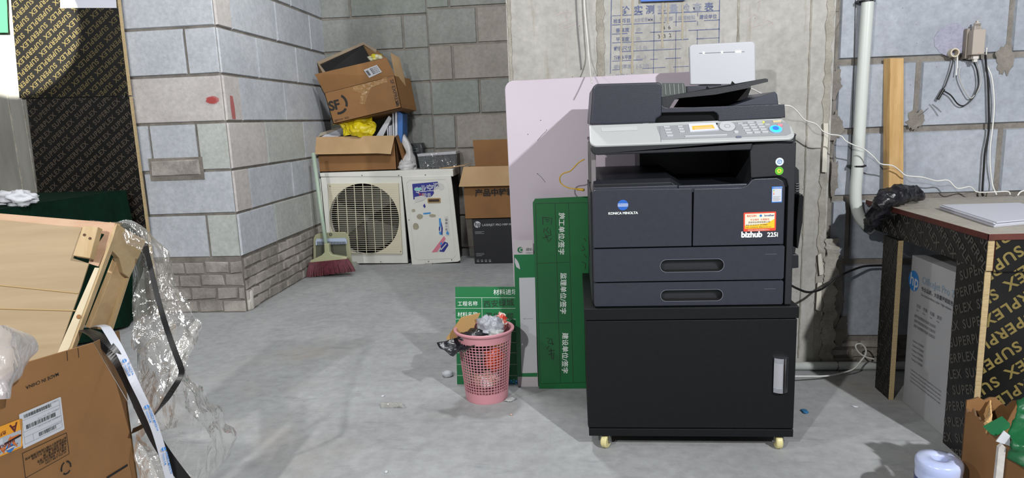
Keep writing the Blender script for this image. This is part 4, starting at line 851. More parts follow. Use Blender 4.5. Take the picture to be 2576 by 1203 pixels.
# ================================================================ CONDUIT, PLANK, CABLES ON THE RIGHT WALL
def pathxy(pts, y, n=8): 
    """pts: (px, py[, y])"""
    return spline([ony(p[0], p[1], p[2] if len(p) > 2 else y) for p in pts], n)
cond = thing('conduit_pipe', (1.06, 2.585, .5), 'white plastic conduit pipe running down the block wall and bending towards the desk', 'pipe')
mb = MB(); mb.tube(pathxy([(2186, -80), (2183, 0), (2170, 200), (2157, 420), (2153, 470), (2153, 510), (2160, 540), (2175, 562), (2196, 578)], 2.583, 8), .0205, 16); mb.build('tube', pvc, cond, smooth=True)
for py in (3, 418):
    c = ony(2181 if py == 3 else 2159, py, 2.583); mb = MB(); mb.lathe([(.0205, -.003), (.0225, -.003), (.0225, .003), (.0205, .003)], 20, 0, Matrix.Translation(c)); mb.box(c.x-.031, c.x-.02, 2.59, 2.61, c.z-.004, c.z+.004); mb.box(c.x+.02, c.x+.03, 2.585, 2.61, c.z-.003, c.z+.003)
    mb.lathe([(0, -.004), (.004, -.004), (.004, .004), (0, .004)], 8, 0, Matrix.Translation((c.x-.028, 2.588, c.z))); mb.build('pipe_clamp', mat('dark_clamp', '2b2b2d', .4, metal=.6), cond)
mb = MB(); mb.tube(pathxy([(2152, 0), (2148, 160), (2140, 420), (2136, 620)], 2.607), .0012, 6); tag(mb.build('thin_wire', blk_cable), 'thin dark wire running down the wall left of the conduit pipe', 'wire')
def wrap(name, pts, rs, label, seed):
    P = spline(pts, 10); mb = MB(); n = len(P); seg = 20
    def fn(u, v):
        i = min(int(v*(n-1)), n-2); f = v*(n-1)-i; p = P[i].lerp(P[i+1], f); t = (P[i+1]-P[i]).normalized(); a = t.cross(Vector((0, 1, 0))).normalized(); b = t.cross(a)
        k = v*(len(rs)-1); j = min(int(k), len(rs)-2); r = rs[j]+(rs[j+1]-rs[j])*(k-j); th = u*2*math.pi; d = a*math.cos(th)+b*math.sin(th)
        return p+d*r*(1+.5*noise.noise(p*26+d*1.6+Vector((seed, 0, 0)))+.3*noise.noise(p*60+d*3))
    mb.grid(fn, seg, n); return mb
wp = [ony(2182, 578, 2.52), ony(2200, 545, 2.42), ony(2226, 512, 2.38), ony(2254, 491, 2.40), ony(2290, 488, 2.44), ony(2324, 496, 2.46)]
mb = wrap('w', wp, [.012, .026, .030, .031, .030, .027, .008], '', 3); tag(mb.build('wrapped_pipe_end', mat('black_tape', '17171b', .28, '34353c', 22, contrast=(.5, .75), bump=.6, bscale=40, bdist=.01), smooth=True), 'conduit end wrapped in crumpled black tape resting on the desk corner', 'pipe')
mb = MB(); a, b = ony(2240, 146, 2.58), ony(2274, 146, 2.58); c, d = ony(2273, 500, 2.56), ony(2236, 500, 2.56); c.z = d.z = .662
mb.add([a, b, c, d]+[p+Vector((0, .03, 0)) for p in (a+Vector((-.012, 0, 0)), b, c, d+Vector((-.008, 0, 0)))], [(0, 1, 2, 3), (7, 6, 5, 4), (0, 4, 5, 1), (1, 5, 6, 2), (2, 6, 7, 3), (3, 7, 4, 0)])
tag(mb.build('wooden_plank', plank_m, bevel=.002), 'long orange wooden plank leaning upright against the block wall behind the desk', 'plank')
for k, (pts, lab) in enumerate((([(2072, 310), (2083, 310), (2084, 340), (2081, 380), (2080, 434), (2068, 433), (2070, 380), (2073, 345)], 'long white tape strip on the column edge above the power cable'), ([(2058, 642), (2066, 638), (2070, 672), (2071, 690), (2062, 693), (2059, 665)], 'short white tape strip on the column edge where the power cable passes'), ([(2057, 712), (2067, 712), (2066, 780), (2061, 783), (2053, 779), (2055, 740)], 'lowest white tape strip on the column edge below the power cable'))):
    mb = MB(); P = [ony(*p, YC-.014) for p in pts]; mb.prism(P, (0, .006, 0)); tag(mb.build('tape_strip', mat('tape_white', 'c9c5b8', .7)), lab, 'tape')
# white adapter box with plugs and its cables
yw = YR-.012
box = thing('power_adapter', tuple(ony(2460, 105, yw)), 'beige power adapter box hanging on the block wall at the upper right', 'adapter')
mb = MB(); fb = yw-.05; a, b = ony(2445, 138, fb), ony(2482, 73, fb); mb.box(a.x, b.x, fb, yw-.004, a.z, b.z, 0); mb.build('case', [beige], box, bevel=.003)
mb = MB(); mb.box(a.x-.006, a.x+.004, fb+.03, yw, a.z-.01, b.z+.008, 0); mb.box(b.x-.012, b.x, fb+.03, yw, b.z, b.z+.01, 0); mb.box(a.x+.006, b.x, fb+.03, yw, a.z-.014, a.z, 0); mb.build('back_plate', mat('beige_dark', '857c72', .5), box, bevel=.001)
mb = MB(); cx = (a.x+b.x)/2; mb.box(cx-.012, cx+.01, fb+.012, fb+.03, b.z, b.z+.014, 0); mb.box(cx-.009, cx+.007, fb+.014, fb+.028, b.z+.014, b.z+.024, 0); mb.box(cx-.004, cx+.002, fb+.016, fb+.026, b.z+.024, b.z+.032, 0)
for k in range(5): mb.box(cx-.010, cx+.008, fb+.011, fb+.012, b.z+.003+k*.004, b.z+.0045+k*.004, 1)
mb.build('top_plug', [mat('plug_beige', 'b3aaa0', .5), mat('plug_groove', '5e564e', .6)], box, bevel=.001)
mb = MB(); mb.box(cx-.008, cx+.010, fb+.014, fb+.03, a.z-.014, a.z, 0); mb.box(cx-.004, cx+.008, fb+.016, fb+.028, a.z-.024, a.z-.014, 0); mb.build('bottom_plug', mat('plug_white', 'c6c1ba', .5), box, bevel=.001)
mb = MB(); Mz = frame((a.x-.0004, 0, 0), (0, -1, 0), (0, 0, 1)); mb.text('NETLINK', .009, frame((a.x-.0006, yw-.012, a.z+.014), (0, 0, 1), (0, 1, 0)), 0, .01, sx=1); mb.flat([(cx+.002+.0012*math.cos(k), fb-.0004, a.z+.004+.0012*math.sin(k)) for k in range(6)], 1); mb.build('printed_mark', [mat('print_grey', 'ddd8d0', .6), red_m], box)['kind'] = 'stuff'
def cable(name, pts, r, m, label, y=yw-.012, cat='cable'): 
    mb = MB(); mb.tube(pathxy(pts, y, 7), r, 8); return tag(mb.build(name, m, smooth=True), label, cat)
cable('power_cable', [(2479, 138, fb+.03), (2480, 160), (2485, 200), (2487, 260), (2487, 330), (2478, 380), (2475, 420), (2471, 484), (2474, 492)], .0036, blk_cable, 'thick black cable hanging straight down from the adapter box to the desk')
cable('network_cable', [(2482, 120, fb+.03), (2481, 160), (2495, 195), (2501, 260), (2497, 320), (2491, 370), (2491, 420), (2497, 465), (2507, 490, 2.56)], .0024, wht_cable, 'pale thin cable hanging beside the black cable from the adapter box')
cable('loop_cable', [(2400, 140), (2392, 175), (2378, 215), (2372, 226), (2392, 240), (2410, 262), (2427, 265), (2448, 246), (2461, 215), (2459, 180), (2452, 160), (2451, 150, fb+.02)], .0024, blk_cable, 'black cable looping from the wall hole to the adapter box')
cable('loop_cable', [(2408, 140), (2408, 165), (2405, 190)], .0022, wht_cable, 'short pale cable hanging out of the wall hole', cat='cable')
cable('loop_cable', [(2416, 168), (2412, 185), (2416, 205), (2428, 230), (2441, 247), (2455, 235), (2467, 210), (2464, 175), (2457, 155), (2455, 148, fb+.02)], .0022, mat('pale_cable', 'a8a8a6', .5), 'pale grey cable looping inside the black one below the adapter box')
cable('loose_plug', [(2374, 224), (2366, 238), (2359, 250)], .0055, blk_cable, 'black cable plug dangling on the block wall', cat='plug')
mb = MB(); c = ony(2399, 133, yw-.012); Mo = frame(c, (1, 0, 0), (0, 0, 1)); mb.ring(circ(.0155, 24), circ(.011, 24), .01, -.012, 0, Mo, wall=-.012); tag(mb.build('conduit_sleeve', mat('sleeve', 'bdb39e', .5), smooth=False), 'short round conduit sleeve sticking out of the wall hole left of the adapter box', 'sleeve')
# long white network cable from the copier to the desk, power cable, yellow cable
tag_ = cable('network_cable', [(1884, 221, 2.33), (1905, 230, 2.36), (1960, 262, 2.44), (1988, 267, 2.45), (2005, 280, 2.46), (2025, 302, 2.47), (2052, 312, 2.48), (2070, 330, 2.49), (2088, 338, 2.49), (2115, 342, 2.50), (2128, 355, 2.50), (2150, 366, 2.51), (2175, 376, 2.52), (2198, 395, 2.52), (2215, 412, 2.53), (2245, 417, 2.53), (2264, 430, 2.54), (2280, 442, 2.54), (2320, 446, 2.54), (2355, 455, 2.55), (2385, 454, 2.55), (2408, 474, 2.55), (2440, 470, 2.56), (2458, 483, 2.57), (2500, 483, 2.57), (2535, 482, 2.57), (2541, 490, 2.57)], .0023, wht_cable, 'long thin white cable sagging from the copier across the wall to the desk')
cable('network_cable', [(2560, 492, 2.55), (2566, 484, 2.55), (2576, 480, 2.55), (2600, 478, 2.55)], .0026, wht_cable, 'white cable end curling over the desk top at the right picture edge')
cable('mains_cable', [(1986, 716, 2.2), (2005, 726, 2.3), (2030, 735, 2.38), (2055, 732, 2.45), (2075, 722, 2.48), (2098, 702, 2.5), (2125, 688, 2.52), (2160, 674, 2.54), (2185, 669, 2.56), (2225, 668, 2.56)], .0042, blk_cable, 'black power cord running from the copier behind the desk leg')
mb = MB(); mb.tube(pathxy([(1470, 401, 2.36), (1455, 410, 2.37), (1435, 430, 2.38), (1416, 437, 2.39), (1408, 448, 2.39), (1412, 462, 2.39), (1428, 472, 2.38), (1450, 476, 2.37), (1462, 477, 2.36)], 2.3), .0022, 8); mb.tube(pathxy([(1452, 476, 2.365), (1469, 478, 2.35)], 2.3), .0048, 8)
tag(mb.build('yellow_cable', yel_cable, smooth=True), 'yellow network cable looping out of the left side of the copier', 'cable')
cable('hanging_cable', [(1468, -60, 2.585), (1471, 20, 2.585), (1477, 90, 2.58), (1482, 150, 2.57), (1486, 190, 2.48), (1489, 208, 2.42)], .0026, wht_cable, 'white cable hanging down the concrete column to the copier top left')
cable('hanging_wire', [(1447, -60, 2.594), (1452, 50, 2.594), (1458, 120, 2.594), (1463, 175, 2.594)], .0016, mat('grey_wire', '6d6d70', .5), 'thin grey wire hanging down the column left of the white cable', cat='wire')
# floor pipe and white cable on the floor
fp = thing('floor_pipe', (1.1, 2.585, .016), 'white plastic pipe lying on the floor along the foot of the right wall', 'pipe')
mb = MB(); a, b = ony(1960, 918, 2.575), ony(2290, 905, 2.575); mb.tube([(a.x, 2.575, .0175), (b.x, 2.575, .0175)], .016, 16); mb.build('tube', pvc, fp, smooth=True)
mb = MB(); c = ony(2105, 912, 2.575); mb.tube([(c.x-.003, 2.565, .003), (c.x, 2.556, .018), (c.x+.003, 2.57, .035), (c.x+.005, 2.59, .03)], .0013, 6); mb.tube(spline([(c.x, 2.556, .018), (c.x-.006, 2.54, .01), (c.x+.004, 2.53, .003), (c.x+.006, 2.54, .003)]), .0011, 6); mb.build('wire_tie', mat('tie_wire', '4a4a48', .5), fp)
cable('floor_cable', [(1985, 947, 2.4), (2030, 947, 2.43), (2080, 946, 2.46), (2120, 938, 2.48), (2148, 928, 2.49), (2166, 908, 2.5), (2177, 893, 2.5), (2178, 878, 2.5), (2168, 866, 2.5), (2156, 866, 2.5), (2153, 874, 2.5), (2162, 888, 2.5), (2178, 898, 2.5), (2200, 904, 2.5)], .003, wht_cable, 'white cable on the floor looping up beside the desk leg')
# ================================================================ DESK
XD, YD, ZD = 1.078, 1.842, .660
desk = thing('plywood_desk', (1.5, 2.2, 0), 'site desk made of black printed plywood standing at the right wall', 'desk')
top_m = pitted('dusty_top', 'a39e93', 'b2ada2', .2, 30, nscale=5, streak=(3, (1, 4, 1), '4a4844'), rough=.6, bump=.1)
mb = MB(); mb.box(XD-.004, 2.45, YD-.004, 2.59, ZD-.016, ZD, 0); mb.build('desk_top', [top_m], desk)
mb = MB(); mb.box(XD-.0055, XD-.004, YD-.0055, 2.59, ZD-.0165, ZD-.0005, 0); mb.box(XD-.0055, 2.45, YD-.0055, YD-.004, ZD-.0165, ZD-.0005, 0); mb.build('edge_band', ply_edge_red, desk)
za = .560
Mx = lambda x: frame((x, 0, 0), (0, -1, 0), (0, 0, 1))     # faces -x, u towards the camera
def side_board(name, x, ya_, yb2, z0, z1, rot, cap, mi_t, edge_front=True, t=.016, ph=0):
    mb = MB(); mb.box(x, x+t, ya_, yb2, z0, z1, 0)
    superplex(mb, Mx(x), [(-yb2, z0), (-ya_, z0), (-ya_, z1), (-yb2, z1)], cap, rot, 1, phase=ph)
    mb.box(x+.001, x+t-.001, ya_-.001, ya_, z0, z1, 2); mb.box(x-.0008, x+.001, ya_-.0008, ya_+.0015, z0, z1, 2)
    return mb.build(name, [ply_black, mi_t, ply_edge], desk)
side_board('side_apron', XD, YD+.001, 2.56, za, ZD-.017, -38, .026, grey_print, ph=.2)
def front_board(name, y, xa, xb, z0, z1, rot, cap, ph=0):
    mb = MB(); mb.box(xa, xb, y, y+.016, z0, z1, 0); superplex(mb, frame((0, y, 0), (1, 0, 0), (0, 0, 1)), [(xa, z0), (xb, z0), (xb, z1), (xa, z1)], cap, rot, 1, phase=ph)
    mb.box(xa-.0006, xa, y+.001, y+.015, z0, z1, 2); return mb.build(name, [ply_black, gold, ply_edge_red], desk)
front_board('front_apron', YD-.002, XD+.017, 2.4, za-.002, ZD-.017, 216, .031, .35)
side_board('side_leg', XD+.002, YD+.008, 1.985, 0, za-.001, 24, .026, grey_print, ph=.4)
front_board('front_leg', YD+.009, XD+.019, XD+.125, 0, za-.003, 216, .031, .1)
lb_ = side_board('rear_leg', 1.062, 2.296, 2.405, 0, za-.001, 60, .024, mat('very_dim_print', '302e2b', .6))
pap = thing('paper_stack', (1.3, 2.1, ZD), 'stack of white paper sheets lying on the desk top', 'paper')
base = [onz(x, y, ZD) for x, y in ((2364, 527), (2502, 573), (2680, 556), (2559, 522))]
for k in range(5):
    mb = MB(); j = Vector((random.uniform(-.006, .006), random.uniform(-.004, .004), 0)); z = ZD+.0008+k*.003
    mb.prism([Vector((p.x, p.y, z))+j for p in base], (0, 0, .0028)); mb.build('sheet_bundle', paper, pap)
mb = MB(); q = [onz(x, y, ZD) for x, y in ((2364, 527), (2420, 535), (2502, 573), (2462, 566))]; 
# boxes under the desk
hb_ = thing('printer_carton', (1.25, 2.15, 0), 'pale printer carton with blue round logo standing under the desk', 'box')
xh, y0h, y1h, zh = 1.102, 2.005, 2.285, .512
mb = MB(); mb.box(xh, 1.42, y0h, y1h, .0, zh, 0); mb.build('carton', mat('carton_white_shaded', '9b9c9f', .6, 'a5a6a8', 6), hb_, bevel=.002)  # pale card greyed: the shade under the desk is put into its colour
mb = MB(); MM = frame((xh-.0008, 0, 0), (0, -1, 0), (0, 0, 1)); cu, cv = -2.262, .43
mb.flat([(cu+x, cv+y, 0) for x, y in circ(.034, 36)], 0, MM); mb.text('hp', .058, MM, 1, .012, at=(cu-.026, cv-.014), rot=-4, z=.0004)
mb.text('OfficeJet Pro 77', .033, MM, 2, 0, .95, at=(cu+.052, cv+.006)); mb.text('专业品质，大容量更超底色。', .0155, MM, 3, .014, at=(cu+.052, cv-.018)); mb.text('Get extraordinary color. High-volume', .0115, MM, 3, 0, at=(cu+.052, cv-.035))
for k, st in enumerate(('打印', '传真', '扫描', '复印')): mb.text(st, .013, MM, 3, 0, at=(cu+.03+k*.042, cv-.08)); mb.text('Print', .007, MM, 3, 0, at=(cu+.03+k*.042, cv-.092))
for k in range(3): mb.text('请用平板或智能手机进行无线打印', .011, MM, 3, 0, at=(cu+.02, cv-.115-k*.017), sx=.8)
for k in range(5): mb.text('Contents 内含物件', .009, MM, 3, 0, at=(cu+.02, cv-.2-k*.016))
for k in range(4): mb.text('Customize your HP printing with Original inks for best results', .0075, MM, 3, 0, at=(cu+.02, cv-.3-k*.013))
mb.build('printed_label', [hp_blue, white_lab, mat('text_steel', '7f95a8', .6), mat('text_dark', '3d3f45', .6)], hb_)['kind'] = 'stuff'
fr = thing('dark_printer_box', (1.35, 2.0, 0), 'dark glossy box behind the front leg of the desk at the right picture edge', 'box')
mb = MB(); mb.box(1.245, 1.75, 1.90, 1.985, 0, .40, 0); mb.build('carton', mat('navy_box', '1d212c', .3, '2a2f3c', 5), fr, bevel=.003)
mb = MB(); Mg = frame((0, 1.8992, 0), (1, 0, 0), (0, 0, 1)); mb.rect(1.245, 1.7, .29, .37, Mg, 0); mb.rect(1.245, 1.7, .225, .232, Mg, 0); mb.text('LASER', .02, Mg, 1, .01, at=(1.25, .1)); mb.build('printed_band', [mat('slate_band', '525866', .35), mat('band_print', '6d7282', .5)], fr)
# ================================================================ BOTTLE AND CARTON AT LOWER RIGHT
bt = thing('water_bottle', (.866, 1.60, 0), 'blue and white plastic bottle with round opening standing on the floor at the bottom right', 'bottle')
MBt = Matrix.Translation((.866, 1.60, 0)); mb = MB()
mb.lathe([(0, .0), (.046, 0), (.05, .006), (.05, .03), (.048, .034), (.05, .04), (.05, .118), (.0495, .122), (.0505, .126), (.0515, .136), (.051, .146), (.047, .152), (.030, .155), (.018, .153), (.0165, .149), (.0155, .138)], 48, 0, MBt)
mb.lathe([(0, .1375), (.016, .138)], 30, 1, MBt); mb.build('body', [mat('bottle_pale', 'aab7de', .25, 'ccd3ea', 6, contrast=(.3, .6)), mat('bottle_navy', '27366e', .3)], bt, smooth=True)
mb = MB(); mb.lathe([(.0506, .06), (.0508, .1), (.0506, .104)], 48, 0, MBt); mb.build('label_band', mat('bottle_navy', '27366e', .3), bt, smooth=True)
ct = thing('waste_carton', (1.12, 1.56, 0), 'brown cardboard carton with torn top used for waste at the bottom right corner', 'carton')
mb = MB(); X0, X1, Y0, Y1, H_ = .952, 1.30, 1.49, 1.66, .255
def wavy(p, q, zb, n, amp, seed):
    out = []
    for i in range(n+1):
        t = i/n; p_ = Vector(p).lerp(Vector(q), t); out.append(Vector((p_.x, p_.y, zb+amp*noise.noise((t*9+seed, seed, 0))+amp*.6*noise.noise((t*31+seed, 0, 3)))))
    return out
for p, q, sd, dn in (((X0, Y1, 0), (X0, Y0, 0), 1, (.004, 0, 0)), ((X0, Y0, 0), (X1, Y0, 0), 2, (0, .004, 0)), ((X0, Y1, 0), (X1, Y1, 0), 3, (0, .004, 0)), ((X1, Y1, 0), (X1, Y0, 0), 4, (.004, 0, 0))):
    T = wavy(p, q, H_+(.02 if sd == 3 else 0), 26, .022 if sd != 2 else .01, sd); n = len(T); vs = T+[Vector((t.x, t.y, 0)) for t in T]; vs += [v+Vector(dn) for v in vs]
    mb.add(vs, [(i, i+1, n+i+1, n+i) for i in range(n-1)], 0); mb.add(vs, [(2*n+i, 2*n+i+1, 3*n+i+1, 3*n+i) for i in range(n-1)], 1); mb.add(vs, [(i, i+1, 2*n+i+1, 2*n+i) for i in range(n-1)], 1)
mb.build('carton', [card, card_edge], ct, recalc=False)
mb = MB(); T1 = wavy((X0-.005, Y0+.06, 0), (X0+.06, Y1+.01, 0), H_+.02, 22, .012, 9); T2 = [t+Vector((-.01-.016*abs(noise.noise((i*.5, 2, 0))), -.004, -.02-.035*abs(noise.noise((i*.4, 7, 0))))) for i, t in enumerate(T1)]; n = len(T1)
mb.add(T1+T2, [(i, i+1, n+i+1, n+i) for i in range(n-1)], 0)
T3 = wavy((X0+.0, Y0+.03, 0), (X0+.10, Y0+.0, 0), H_+.006, 18, .014, 5); T4 = [t+Vector((0.004, -.012, -.035-.02*noise.noise((i*.6, 1, 0)))) for i, t in enumerate(T3)]; n = len(T3)
mb.add(T3+T4, [(i, i+1, n+i+1, n+i) for i in range(n-1)], 0)
mb.build('torn_flap', [mat('torn_card', 'b8905c', .85, 'caa673', 20, bump=.8, bscale=60, bdist=.01)], ct, recalc=False, solid=.003)
mb = MB(); c_ = ony(2508, 1130, 1.485); mb.prism([(c_.x-.004, 1.484, 0), (c_.x+.012, 1.484, 0), (c_.x+.013, 1.484, c_.z+.008), (c_.x+.005, 1.484, c_.z+.016), (c_.x-.002, 1.484, c_.z+.008)], (0, -.008, 0)); tag(mb.build('foam_strip', mat('foam', 'a9a5a0', .7, 'bab6b2', 60)), 'white foam strip standing against the front of the torn carton', 'foam strip')
sheet('green_bag', [ony(2541, 1000, 1.57), ony(2540, 1060, 1.52), ony(2538, 1110, 1.475), ony(2534, 1160, 1.468)], [ony(2640, 960, 1.60), ony(2650, 1040, 1.54), ony(2650, 1120, 1.48), ony(2650, 1180, 1.465)], mat('green_bag', '0f5c33', .4, '0b4a28', 12, bump=.5, bscale=20, bdist=.01), 'dark green plastic bag hanging over the torn carton at the right edge', 'bag', .012, 26, 26, 4, .02, thick=.002, freq=14)
mb = MB(); q = [ony(*p, 1.50) for p in ((2492, 1092), (2541, 1066), (2541, 1076), (2505, 1098))]; mb.prism(q, (0, .03, .004), 0); tag(mb.build('green_strip', mat('green_strip', '17643b', .5)), 'thin green strip of film tucked in the torn carton left of the green bag', 'strip')
mb = MB(); q = [ony(*p, 1.482) for p in ((2506, 1111), (2526, 1084), (2541, 1096), (2541, 1123))]; mb.prism(q, (0, .002, 0), 0); tag(mb.build('paper_scrap', white_lab), 'folded white paper scrap between the torn carton and the green bag', 'paper')
# small blue board edge above the stamp on the column
mb = MB(); q = [ony(*p, 2.585) for p in ((1607, -60), (1722, -60), (1724, 0), (1612, 4))]; mb.prism(q, (0, .012, 0)); tag(mb.build('blue_folder', mat('folder_blue', '3f6fc4', .4)), 'blue folder edge hanging on the column above the stamped table', 'folder')
# ================================================================ OUTDOOR AIR CONDITIONER UNIT IN THE ALCOVE
yA = 4.70
ac = thing('air_conditioner', tuple(ony(980, 668, yA)), 'old cream outdoor air conditioner unit standing on the floor in the alcove', 'air conditioner')
AP = lambda *p: XZ(yA, p)
FA = frame((0, yA, 0), (1, 0, 0), (0, 0, 1))
(bx0, bz0), = AP((828, 660)); (bx1, bz1), = AP((1140, 432)); bx0 = AP((812, 560))[0][0]; bz0 = .022
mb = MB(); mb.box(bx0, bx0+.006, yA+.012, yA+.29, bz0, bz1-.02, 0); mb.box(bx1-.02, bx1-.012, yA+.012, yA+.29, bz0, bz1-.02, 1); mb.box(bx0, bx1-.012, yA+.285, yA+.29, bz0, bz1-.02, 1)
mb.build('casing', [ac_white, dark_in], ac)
mb = MB(); P = AP((805, 435), (1140, 429), (1141, 444), (806, 445)); ZA_ = max(P[0][1], P[1][1])+.0; P[0] = (P[0][0], ZA_-.001); P[1] = (P[1][0], ZA_-.003); mb.prism([(x, yA-.006, z) for x, z in P], (0, .30, 0)); mb.build('top_cover', ac_white, ac, bevel=.004)
for px in (912, 1003, 1071):
    pass
# left front with the fan opening
cxA, czA = AP((917, 551))[0]; rA = AP((1005, 551))[0][0]-cxA
mb = MB(); P = AP((807, 446), (1009, 442), (1026, 662), (829, 663))
mb.ring(P, circ(rA*1.0, 56, cxA, czA), 0, -.02, 0, FA, wall=-.04); mb.build('front_panel', ac_white, ac)
mb = MB(); mb.flat([(x, yA+.13, z) for x, z in circ(rA*1.35, 40, cxA, czA)], 0); mb.lathe([(.0, -.03), (.035, -.028), (.04, 0)], 24, 1, Matrix.Translation((cxA, yA+.08, czA)) @ Matrix.Rotation(math.radians(90), 4, 'X'))
for k in range(3):
    a0 = k*2.094+.5
    def fn(u, v, a0=a0): 
        a = a0+u*1.2; r = .03+v*(rA*.92-.03); return (cxA+r*math.cos(a), yA+.06+.035*u, czA+r*math.sin(a))
    mb.grid(fn, 8, 6, 2)
mb.build('fan', [dark_in, mat('fan_hub', '4a4a46', .6), mat('fan_blade', '45463f', .6)], ac, smooth=True, recalc=False)
# grille guard: frame plate with ribs, horizontal and vertical bars
g0, g1, g2, g3 = AP((826, 462), (1003, 461), (1013, 638), (836, 637))
mb = MB(); mb.ring([g0, g1, g2, g3][::-1], circ(rA*1.0, 56, cxA, czA), .012, -.001, 0, FA, wall=.0)
mb.build('guard_plate', ac_grille, ac, bevel=0)
mb = MB(); N_ = 32
for i in range(N_):
    t = (i+.5)/N_; a = Vector(g0).lerp(Vector(g3), .03+.94*t); b = Vector(g1).lerp(Vector(g2), .03+.94*t); z = (a.y+b.y)/2
    dz = abs(z-czA); hw = math.sqrt(max(rA*rA-dz*dz, 0)) if dz < rA else 0
    mb.prism([(a.x+.012, yA-.0135, a.y), (b.x-.012, yA-.0135, b.y), (b.x-.012, yA-.0135, b.y+.0026), (a.x+.012, yA-.0135, a.y+.0026)], (0, .004, 0))
    if False: pass
for k in range(1, 8):
    t = k/8; a = Vector(g0).lerp(Vector(g1), t); b = Vector(g3).lerp(Vector(g2), t); xm_ = (a.x+b.x)/2; dx = abs(xm_-cxA)
    if dx < rA:
        h = math.sqrt(rA*rA-dx*dx); tt = lambda z: (a.y-z)/(a.y-b.y); p = a.lerp(b, tt(czA+h)); q = a.lerp(b, tt(czA-h)); mb.prism([(p.x-.002, yA-.016, p.y), (p.x+.002, yA-.016, p.y), (q.x+.002, yA-.016, q.y), (q.x-.002, yA-.016, q.y)], (0, .004, 0))
mb.build('guard_bars', mat('guard_wire', 'dbd5be', .5), ac)
# service panel on the right, slightly tilted away, with torn stickers
P = AP((1012, 444), (1135, 441), (1139, 470), (1159, 654), (1153, 658), (1037, 666))
mb = MB(); mb.prism([(x, yA-.012, z) for x, z in P], (0, .014, 0)); sp = mb.build('service_panel', ac_white, ac, bevel=.003)
Fs = frame((0, yA-.0125, 0), (1, 0, 0), (0, 0, 1)); Q = lambda *p: XZ(yA-.0125, p)
mb = MB(); ob = Q((1028, 452), (1120, 450), (1126, 456), (1146, 643), (1140, 650), (1050, 654), (1042, 648), (1021, 460)); ib = [(x*.972+.028*sum(p[0] for p in ob)/8, z*.984+.016*sum(p[1] for p in ob)/8) for x, z in ob]
mb.ring(ob, ib, .002, None, 0, Fs); mb.build('raised_rim', ac_white, sp)
mb = MB()
def blot(cx, cy, rx, ry, mi, seed, z=.0008, n=22, am=.4, F_=Fs, Q_=Q):
    c, = Q_((cx, cy)); s_ = .0028; mb.flat([(c[0]+rx*s_*math.cos(i*2*math.pi/n)*(1+am*noise.noise((i*1.3, seed, 0))), c[1]+ry*s_*math.sin(i*2*math.pi/n)*(1+am*noise.noise((i*1.3, seed, 5))), z) for i in range(n)], mi, F_)
def pq(pts, mi, z=.001): mb.flat([(x, y, z) for x, y in Q(*pts)], mi, Fs)
pq([(1037, 463), (1101, 457), (1103, 464), (1097, 471), (1090, 478), (1092, 486), (1086, 494), (1072, 496), (1060, 498), (1040, 502)], 0, .0012)
for x, y, s_ in ((1042, 486, '专'), (1056, 482, '业'), (1073, 480, '空'), (1089, 476, '调')): mb.text(s_, .052, Fs, 1, .02, at=Q((x, y))[0], z=.0018)
mb.text('服务', .034, Fs, 1, .01, at=Q((1062, 496))[0], z=.0018); mb.text('专业', .02, Fs, 4, .02, at=Q((1053, 492))[0], z=.0022)
pq([(1043, 496), (1062, 492), (1074, 496), (1066, 504), (1044, 510)], 2, .0014)
pq([(1043, 474), (1060, 472), (1060, 478), (1044, 480)], 6, .0021)
pq([(1064, 518), (1068, 512), (1071, 520), (1068, 524)], 0); pq([(1064, 536), (1083, 534), (1084, 538), (1066, 540)], 5)
blot(1040, 530, 5, 4, 3, 1); blot(1056, 545, 8, 7, 3, 2); blot(1046, 570, 8, 9, 3, 3); blot(1088, 543, 9, 4, 3, 7); blot(1110, 470, 8, 9, 2, 5)
for k, ch in enumerate('保修一年'): mb.text(ch, .018, Fs, 9, .01, at=Q((1120, 556+k*8))[0], z=.0016)
pq([(1118, 545), (1127, 544), (1131, 592), (1122, 594)], 2, .0012); pq([(1122, 588), (1125, 580), (1130, 587), (1128, 592)], 5, .0017); pq([(1106, 590), (1104, 584), (1109, 582), (1111, 592)], 5, .0017)
pq([(1104, 550), (1109, 549), (1110, 566), (1106, 580)], 5, .0015); pq([(1110, 556), (1114, 575), (1113, 593), (1110, 588)], 0, .0016); pq([(1104, 570), (1107, 572), (1107, 582), (1104, 580)], 0, .0016)
pq([(1086, 635), (1117, 594), (1121, 601), (1100, 634)], 7, .0013); pq([(1106, 633), (1109, 620), (1118, 608), (1126, 611), (1128, 617), (1117, 634)], 0, .0015); pq([(1106, 614), (1111, 608), (1113, 614), (1109, 617)], 5, .0018)
pq([(1108, 628), (1122, 612), (1124, 614), (1110, 630)], 1, .002); pq([(1100, 633), (1108, 622), (1110, 624), (1104, 634)], 1, .002)
mb.build('torn_sticker', [blue_st, white_lab, mat('torn_paper', 'c9cac6', .7), dirt, red_m, blue_l, mat('teal_print', '7fc9c0', .5), pinks, ac_white, ink], sp)['kind'] = 'stuff'
mb = MB(); a, b = Q((1076, 511), (1108, 498)); mb.prism([(x, y, 0) for x, y in rrect(b[0]-a[0], b[1]-a[1], .006, 4, (a[0]+b[0])/2, (a[1]+b[1])/2)], (0, 0, .004), 0, Fs)
mb.rect(a[0]+.008, b[0]-.008, a[1]+.008, b[1]-.008, Fs, 1, .0045); mb.build('grip_recess', [mat('rust_tan', 'a88b5e', .7), mat('grip_dark', '3a2f28', .8)], sp)
mb = MB()
for p in ((912, 441), (1004, 441), (1071, 440), (1030, 553), (1079, 657), (959, 658), (1137, 653), (832, 468), (1009, 632)):
    c, = AP(p); mb.flat([(x, y, .0145) for x, y in circ(.004, 10, *c)], 0, FA)
mb.build('screw_set', mat('rusty_screw', '4a443c', .6), ac)['kind'] = 'stuff'
